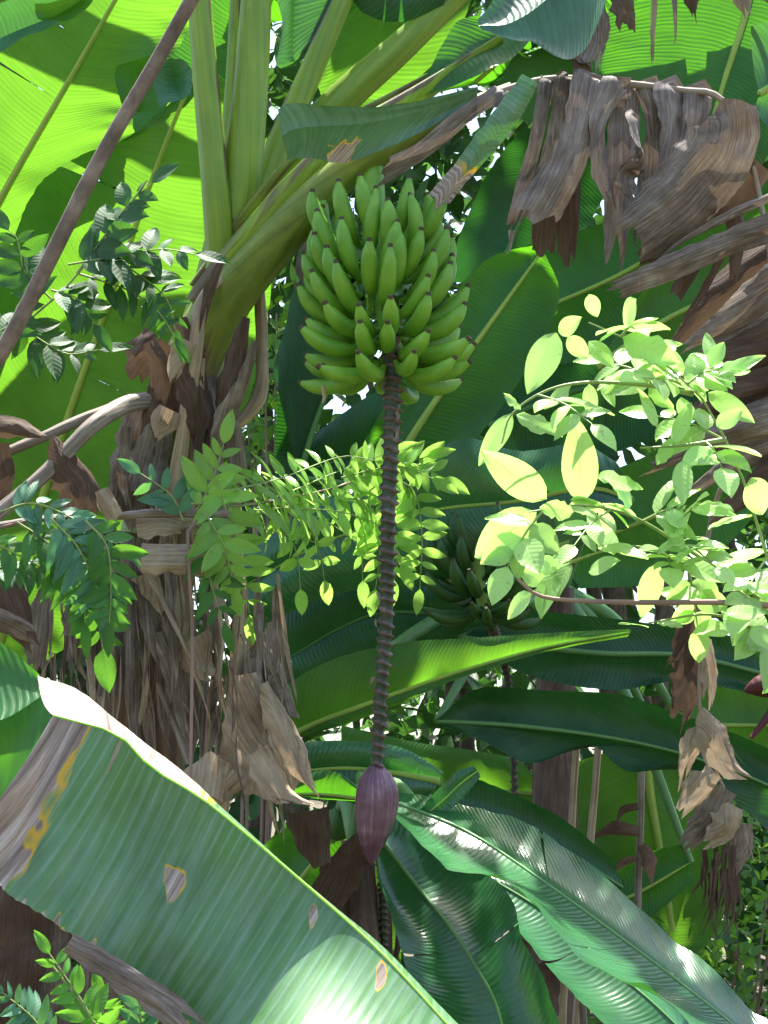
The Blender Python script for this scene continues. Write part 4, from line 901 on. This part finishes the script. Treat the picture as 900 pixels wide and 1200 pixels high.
# ---------------------------------------------------------------- second bunch on the middle plant
m = MB(); tube(m, [P(655, 690, 6.2), P(600, 600, 6.1), P(565, 610, 5.4), P(560, 670, 5.28), P(568, 715, 5.2)], [.03, .03, .03, .025, .02], n=24)
b2 = m.build('fruit_bunch', M['petiole'], pm)
hand_set(b2, P(558, 660, 5.3), P(566, 715, 5.2), 4, 11, .95, M['banana_shaded'], 15)
ringed(pm, px([(568, 712, 5.2), (592, 780, 5.6), (601, 860, 5.6), (603, 935, 5.6)]), [.016, .015, .014, .012], 34)
ringed(pn, px([(440, 960, 4.85), (448, 1020, 4.85), (450, 1080, 4.85), (450, 1140, 4.85)]), [.016, .015, .014, .012], 24)

# ---------------------------------------------------------------- single poles and stems
def pole(pts, rad, mat, name, label, cat, group=None, nub=0):
    q = px(pts) if not isinstance(pts[0], V) else pts
    if name == 'bare_stem': q = [q[0] - (q[-1] - q[0]) * (q[0].z / (q[-1].z - q[0].z))] + q
    else: q = [ground_under(q[0])] + q
    g = V((q[0].x, q[0].y, 0)); q[0] = g
    mb = MB(); tube(mb, q, rad, n=60, sides=12, rfun=lambda t, th: 1 + (.10 * mnoise.noise(V((t * 30, th, 4))) + .45 * max(0, mnoise.noise(V((t * 75, th * .8, 9))) - .3) if nub else .04 * math.sin(t * 40)))
    o = mb.build(name, M[mat], None, loc=g); return tag(o, label, cat, group)
pole([(-150, 640, 3.4), (-5, 425, 3.4), (60, 300, 3.42), (118, 185, 3.45), (180, 78, 3.48), (235, -20, 3.5), (300, -140, 3.55)], [.03, .026, .022, .02, .018, .017, .016, .014], 'bark', 'woody_branch',
     'bare brown woody branch slanting across the upper left corner before the glowing leaves', 'branch', nub=1)
G = 'thin bare brown stems behind the long glossy leaf'
pole([(668, 1000, 5.4), (672, 930, 5.4), (676, 870, 5.4)], [.016, .013, .013, .012], 'stalk_tan', 'bare_stem', 'left one of two thin tan stems rising side by side below the dark leaf', 'stem', G)
pole([(690, 1010, 5.5), (697, 930, 5.5), (702, 860, 5.5)], [.016, .013, .013, .012], 'stalk_tan', 'bare_stem', 'right one of two thin tan stems rising side by side below the dark leaf', 'stem', G)
pole([(748, 1040, 5.7), (751, 960, 5.7), (752, 890, 5.7)], [.018, .013, .013, .012], 'stalk_grey', 'bare_stem', 'grey brown stem with curled dead leaf scraps beside the glowing leaf', 'stem', G)
pole([(660, 1180, 4.8), (662, 1120, 4.8), (664, 1070, 4.8)], [.016, .014, .012, .010], 'stalk_tan', 'bare_stem', 'short tan stem low down between the two lower glossy leaves', 'stem', G)
pole([(684, 1200, 4.9), (682, 1140, 4.9), (680, 1110, 4.9)], [.016, .014, .012, .010], 'stalk_grey', 'bare_stem', 'grey stem low down just right of the short tan stem', 'stem', G)
t = root('dead_leaf', P(750, 960, 5.65), 'curled dark dead leaf scraps caught on the grey brown stem', 'dead leaf')
for k, (c, wd) in enumerate([([(750, 975), (720, 972), (690, 985)], (10, 22, 6)), ([(748, 945), (730, 950), (722, 970)], (8, 12, 4)), ([(752, 990), (762, 1010), (765, 1040)], (10, 22, 6)), ([(748, 1005), (730, 1012), (718, 1030)], (6, 14, 4))]):
    strip(c, wd, 5.65, t, M['dry_dark'], rs=600 + k, roll=(0, .15), n=14, K=4, name='scrap')
t = root('dead_leaf', P(640, 1120, 4.9), 'dark crumpled dead leaves low down beside the short tan stem', 'dead leaf')
for k, (c, wd) in enumerate([([(630, 1130), (642, 1165), (650, 1200)], (30, 44, 50)), ([(690, 1180), (712, 1165), (728, 1200)], (16, 26, 20)), ([(612, 1060), (620, 1100), (615, 1150)], (8, 16, 10)), ([(650, 1110), (665, 1130), (690, 1165)], (14, 20, 8)), ([(740, 1180), (735, 1210), (745, 1240)], (20, 24, 20))]):
    strip(c, wd, 4.95, t, M['dry_dark'], rs=620 + k, roll=(0, .15), n=14, K=4, name='scrap')
# dark round fruits behind the bud
t = root('fruit_cluster', P(410, 950, 5.3), 'two dark round green fruits hanging in shade just left of the purple bud', 'fruit')
m = MB(); tube(m, px([(440, 910, 5.35), (425, 940, 5.3), (410, 955, 5.3)]), (.008, .006), sides=6); m.build('fruit_stalk', M['twig_brown'], t)
for (x, y, r_) in ((396, 966, .05), (424, 995, .046)):
    mb = MB(); c = P(x, y, 5.3)
    mb.grid([[c + V((math.cos(th) * math.sin(a), math.sin(th) * math.sin(a), 1.08 * math.cos(a))) * r_ for th in [2 * math.pi * j / 18 for j in range(18)]] for a in [.01 + (math.pi - .02) * i / 12 for i in range(13)]],
            [[(i * .01, j * .01) for j in range(18)] for i in range(13)], closed=True)
    mb.build('round_fruit', M['fruit'], t)

# ---------------------------------------------------------------- leafy shrubs
def shrub(name, base_px, label, cat='shrub'):
    b = P(*base_px); b.z = 0
    return root(name, b, label, cat, 'feather leaved shrubs among the bananas')
def stem(r_, pts, rad, mat='twig', name='stem'):
    m = MB(); tube(m, px(pts) if not isinstance(pts[0], V) else pts, rad, n=30, sides=7); return m.build(name, M[mat], r_)
# 1: the sunlit spray before the fruit stalk
r1 = shrub('shrub', (225, 900, 3.85), 'small shrub whose sunlit feathery spray hangs around the long ringed stalk')
def dz(x): return 3.92 if x < 270 else 3.92 + (x - 270) / 110 * .7 if x < 380 else 4.62
stem(r1, [V(r1.location), P(225, 800, 3.88), P(222, 680, 3.88), P(228, 600, 3.9), P(300, 590, dz(300)), P(390, 572, 4.62), P(470, 545, 4.62)], (.006, .006, .005, .004, .004, .003, .002), 'twig_brown')
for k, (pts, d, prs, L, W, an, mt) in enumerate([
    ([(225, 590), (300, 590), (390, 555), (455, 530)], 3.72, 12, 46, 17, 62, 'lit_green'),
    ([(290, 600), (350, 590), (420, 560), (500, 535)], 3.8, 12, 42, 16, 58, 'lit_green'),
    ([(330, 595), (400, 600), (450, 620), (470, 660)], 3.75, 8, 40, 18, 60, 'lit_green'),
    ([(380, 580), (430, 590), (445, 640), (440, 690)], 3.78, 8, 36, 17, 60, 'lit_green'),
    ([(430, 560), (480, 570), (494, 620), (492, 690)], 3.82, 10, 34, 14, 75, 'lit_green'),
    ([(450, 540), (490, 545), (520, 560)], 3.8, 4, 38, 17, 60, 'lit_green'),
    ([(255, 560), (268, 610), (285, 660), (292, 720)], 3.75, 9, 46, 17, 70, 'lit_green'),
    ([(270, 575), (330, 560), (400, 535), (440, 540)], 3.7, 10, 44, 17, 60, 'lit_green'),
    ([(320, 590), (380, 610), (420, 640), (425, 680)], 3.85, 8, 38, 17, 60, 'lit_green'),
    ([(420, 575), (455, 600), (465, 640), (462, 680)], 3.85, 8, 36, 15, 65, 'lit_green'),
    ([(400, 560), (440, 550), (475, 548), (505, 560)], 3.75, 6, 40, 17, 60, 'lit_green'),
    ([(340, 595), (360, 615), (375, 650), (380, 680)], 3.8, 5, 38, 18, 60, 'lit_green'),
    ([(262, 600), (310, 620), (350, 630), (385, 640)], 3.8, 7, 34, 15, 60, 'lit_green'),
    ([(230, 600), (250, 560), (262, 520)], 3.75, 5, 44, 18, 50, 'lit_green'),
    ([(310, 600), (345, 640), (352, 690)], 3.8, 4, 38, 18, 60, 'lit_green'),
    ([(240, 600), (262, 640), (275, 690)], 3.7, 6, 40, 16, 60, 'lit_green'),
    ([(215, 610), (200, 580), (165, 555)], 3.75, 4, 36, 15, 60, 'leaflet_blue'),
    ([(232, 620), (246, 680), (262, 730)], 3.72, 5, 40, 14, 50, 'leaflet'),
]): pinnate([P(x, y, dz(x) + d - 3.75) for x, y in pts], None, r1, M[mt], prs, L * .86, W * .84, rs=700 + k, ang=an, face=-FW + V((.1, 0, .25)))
# 2: shaded shrub low at the left
r2 = shrub('shrub', (-60, 900, 3.6), 'shaded shrub at the left edge with hanging blue green feather leaves over dead litter')
stem(r2, [V(r2.location), P(-60, 760, 3.6), P(-30, 640, 3.6), P(20, 614, 3.6), P(70, 606, 3.6), P(120, 612, 3.62)], (.014, .012, .01, .007, .005, .003), 'twig_brown')
for k, (pts, d, prs, L, W, an, mt) in enumerate([
    ([(20, 612), (60, 640), (95, 690), (100, 730)], 3.55, 8, 50, 14, 62, 'leaflet'),
    ([(60, 608), (90, 640), (110, 680), (118, 710)], 3.5, 9, 54, 14, 62, 'leaflet_blue'),
    ([(-20, 630), (20, 650), (60, 672), (80, 700)], 3.58, 8, 44, 13, 66, 'leaflet'),
    ([(0, 600), (40, 590), (90, 610), (140, 640)], 3.55, 9, 40, 13, 70, 'leaflet_blue'),
    ([(-30, 660), (0, 665), (40, 668)], 3.6, 6, 40, 14, 66, 'leaflet_blue'),
    ([(100, 610), (125, 640), (130, 690), (128, 730)], 3.5, 7, 46, 16, 60, 'leaflet'),
    ([(90, 650), (110, 700), (120, 760)], 3.6, 4, 60, 28, 60, 'leaflet'),
]): pinnate(pts, d, r2, M[mt], prs + 1, L * .8, W * .85, rs=730 + k, ang=an, hang=.15)
# 3: twig crossing the big glowing leaf
r3 = shrub('shrub', (-140, 800, 3.8), 'climbing shrub twig with dark leaflets silhouetted against the glowing banana leaf')
stem(r3, [V(r3.location), P(-140, 600, 3.8), P(-60, 440, 3.8), P(20, 385, 3.8), P(70, 345, 3.8), P(120, 285, 3.8), P(150, 240, 3.8), P(172, 212, 3.8)], (.012, .01, .008, .006, .005, .004, .003, .002))
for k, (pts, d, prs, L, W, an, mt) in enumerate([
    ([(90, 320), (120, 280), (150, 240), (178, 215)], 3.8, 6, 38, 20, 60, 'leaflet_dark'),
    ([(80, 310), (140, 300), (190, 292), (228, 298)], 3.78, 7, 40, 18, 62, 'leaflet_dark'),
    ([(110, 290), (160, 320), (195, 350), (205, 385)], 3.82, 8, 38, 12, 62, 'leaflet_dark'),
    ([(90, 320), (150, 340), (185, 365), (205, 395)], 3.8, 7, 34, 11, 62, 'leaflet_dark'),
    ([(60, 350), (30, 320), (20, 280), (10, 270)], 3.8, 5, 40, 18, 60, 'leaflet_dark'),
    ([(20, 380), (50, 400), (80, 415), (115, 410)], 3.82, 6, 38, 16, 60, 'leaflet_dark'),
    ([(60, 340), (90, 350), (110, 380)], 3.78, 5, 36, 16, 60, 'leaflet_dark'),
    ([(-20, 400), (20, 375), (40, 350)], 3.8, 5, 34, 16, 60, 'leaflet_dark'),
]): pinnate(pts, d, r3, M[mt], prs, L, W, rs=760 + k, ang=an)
# 4: low leaves in the bottom left corner
r4 = shrub('shrub', (140, 1330, 2.9), 'low shrub in the bottom left corner with bright feather leaves under the worn leaf')
stem(r4, [V(r4.location), P(130, 1280, 2.9), P(110, 1200, 2.9), P(60, 1130, 2.9)], (.006, .005, .003, .002))
for k, (pts, d, prs, L, W, an, mt) in enumerate([
    ([(125, 1250), (105, 1190), (80, 1150), (58, 1118)], 2.9, 7, 42, 17, 65, 'leaflet_bright'),
    ([(60, 1230), (40, 1195), (5, 1165)], 2.95, 6, 40, 13, 50, 'leaflet_blue'),
    ([(160, 1240), (165, 1200), (160, 1150)], 2.95, 6, 44, 18, 50, 'leaflet_blue'),
    ([(130, 1260), (125, 1215), (118, 1170)], 3.0, 5, 44, 18, 60, 'leaflet_bright'),
]): pinnate(pts, d, r4, M[mt], prs + 2, L * .72, W * .75, rs=790 + k, ang=an)
# 5: the overexposed shrub at the right, glare put into its leaf colour
r5 = shrub('shrub', (960, 900, 3.1), 'overexposed sunlit shrub at the right with broad pale bitten leaves before brown dead leaves')
S5 = [
    [(960, 900, 3.1), (930, 760, 3.1), (895, 640, 3.05), (870, 560, 3.0), (850, 515, 2.98), (825, 470, 2.95), (790, 435, 2.93), (740, 400, 2.92), (690, 378, 2.9)],
    [(812, 462, 2.95), (760, 452, 2.93), (690, 448, 2.9), (640, 458, 2.9), (600, 485, 2.9), (588, 520, 2.9)],
    [(890, 700, 3.05), (800, 640, 3.0), (740, 605, 2.95), (680, 592, 2.92), (620, 600, 2.9)],
    [(930, 740, 3.1), (860, 690, 3.05), (800, 660, 3.0), (740, 640, 2.95), (660, 660, 2.92)],
    [(930, 760, 3.1), (880, 735, 3.05), (830, 720, 3.0), (760, 730, 2.97)],
    [(850, 515, 2.98), (800, 522, 2.95), (750, 525, 2.95)],
]
S5w = [V(r5.location)] + px(S5[0])
stem(r5, S5w, (.014, .012, .010, .008, .006, .005, .004, .003, .002, .0015))
for s_ in S5[1:]: stem(r5, s_, (.005, .003, .0015), name='twig')
stem(r5, [(930, 712, 3.0), (850, 706, 2.95), (760, 706, 2.9), (680, 704, 2.88), (632, 698, 2.87), (606, 678, 2.87)], (.007, .006, .005, .005, .004, .003), 'twig_brown', 'twig')
big = [  # base, tip, width, tilt of the face towards the sun (0 = faces camera)
    ((652, 390), (618, 460), 38, .2), ((690, 345), (700, 372), 28, .2), ((745, 350), (730, 385), 36, .3), ((730, 395), (795, 425), 40, .2), ((605, 486), (660, 510), 26, .3),
    ((640, 585), (565, 530), 42, .2), ((628, 600), (555, 655), 52, .2), ((682, 588), (676, 490), 44, .2), ((672, 600), (632, 595), 36, .1), ((600, 485), (560, 545), 26, .3),
    ((700, 560), (755, 570), 46, .5), ((740, 592), (716, 560), 40, .4), ((790, 520), (810, 470), 20, .4), ((830, 460), (884, 494), 26, .3), ((800, 440), (770, 400), 24, .4),
    ((840, 440), (898, 414), 18, .5), ((832, 430), (848, 400), 24, .4), ((835, 425), (828, 388), 18, .4), ((880, 560), (895, 605), 40, .4), ((860, 600), (820, 590), 40, .5),
    ((830, 620), (880, 600), 44, .6), ((780, 640), (850, 640), 34, .6), ((700, 640), (760, 650), 42, .5), ((720, 650), (690, 600), 34, .4), ((660, 655), (635, 700), 30, .2),
    ((690, 670), (725, 655), 34, .3), ((770, 660), (752, 725), 30, .1), ((800, 660), (850, 680), 36, .4), ((850, 660), (900, 640), 34, .5), ((870, 690), (910, 690), 36, .5),
    ((800, 540), (800, 590), 24, .2), ((770, 500), (750, 455), 20, .3), ((690, 450), (694, 492), 18, .1), ((706, 448), (720, 475), 14, .1), ((670, 450), (640, 478), 16, .2), ((760, 452), (790, 480), 24, .4),
    ((840, 500), (870, 480), 30, .3), ((770, 545), (792, 510), 18, .3), ((610, 480), (590, 460), 12, .3), ((760, 735), (725, 728), 20, .6), ((800, 735), (770, 728), 18, .6),
    ((880, 735), (910, 760), 30, .4), ((820, 700), (770, 690), 30, .5), ((850, 720), (900, 715), 26, .5), ((665, 395), (690, 420), 30, .3), ((690, 400), (720, 430), 34, .3), ((655, 390), (680, 372), 22, .3), ((760, 410), (800, 400), 30, .4), ((800, 430), (830, 470), 26, .3),
]
rnd = random.Random(77)
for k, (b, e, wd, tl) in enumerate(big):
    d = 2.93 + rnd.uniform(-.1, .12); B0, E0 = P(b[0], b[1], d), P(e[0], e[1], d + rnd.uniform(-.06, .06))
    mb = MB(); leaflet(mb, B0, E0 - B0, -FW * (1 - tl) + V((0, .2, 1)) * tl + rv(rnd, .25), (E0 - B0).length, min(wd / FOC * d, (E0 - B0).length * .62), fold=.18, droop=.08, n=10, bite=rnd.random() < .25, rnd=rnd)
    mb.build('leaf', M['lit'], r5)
for k in range(24):       # sprigs of smaller leaflets along the twigs
    s_ = rnd.choice(S5); f = rnd.uniform(.1, .95); c = cr(px(s_), f); dv = rv(rnd, .11) + V((-.02, -.02, 0))
    pinnate([c, c + dv * .5, c + dv + V((0, 0, -.02))], None, r5, M['lit'], 3, rnd.uniform(30, 50), rnd.uniform(17, 27), rs=820 + k, name='leaf', start=.3)
# 6: bright bush at the lower right, and another seen past the trunk
def bush(x0, y0, x1, y1, d0, d1, n, rs, label, sz=(.04, .08)):
    rnd = random.Random(rs); c = P((x0 + x1) / 2, y1, (d0 + d1) / 2); c.z = 0
    r_ = root('bush', c, label, 'bush'); mb = MB(); st = MB()
    for k in range(9):
        e = P(rnd.uniform(x0, x1), rnd.uniform(y0, y1), rnd.uniform(d0, d1)); tube(st, [c + rv(rnd, .05) * 1, c.lerp(e, .5) + rv(rnd, .1), e], (.012, .004), sides=5)
    for k in range(n):
        p = P(rnd.uniform(x0, x1), rnd.uniform(y0, y1), rnd.uniform(d0, d1))
        if mnoise.noise(p * 2.2) < -.12: continue
        leaflet(mb, p, rv(rnd), V((0, -.4, 1)) + rv(rnd, .8), rnd.uniform(*sz), rnd.uniform(*sz) * .55, n=4, rnd=rnd)
    st.v = [V((p.x, p.y, max(p.z, .0))) for p in st.v]
    st.build('stem', M['twig_brown'], r_); mb.build('foliage', M['bush'], r_)
bush(770, 930, 960, 1260, 6.9, 8.0, 1500, 1, 'bright green leafy bush at the lower right behind the hanging dead leaf')
bush(600, 930, 760, 1230, 7.2, 8.4, 700, 2, 'sunlit bush seen between the thin bare stems in the lower middle')
bush(230, 330, 370, 560, 7.4, 8.6, 700, 3, 'tall bush glittering behind the gap between trunk and fruit bunch', (.05, .10))
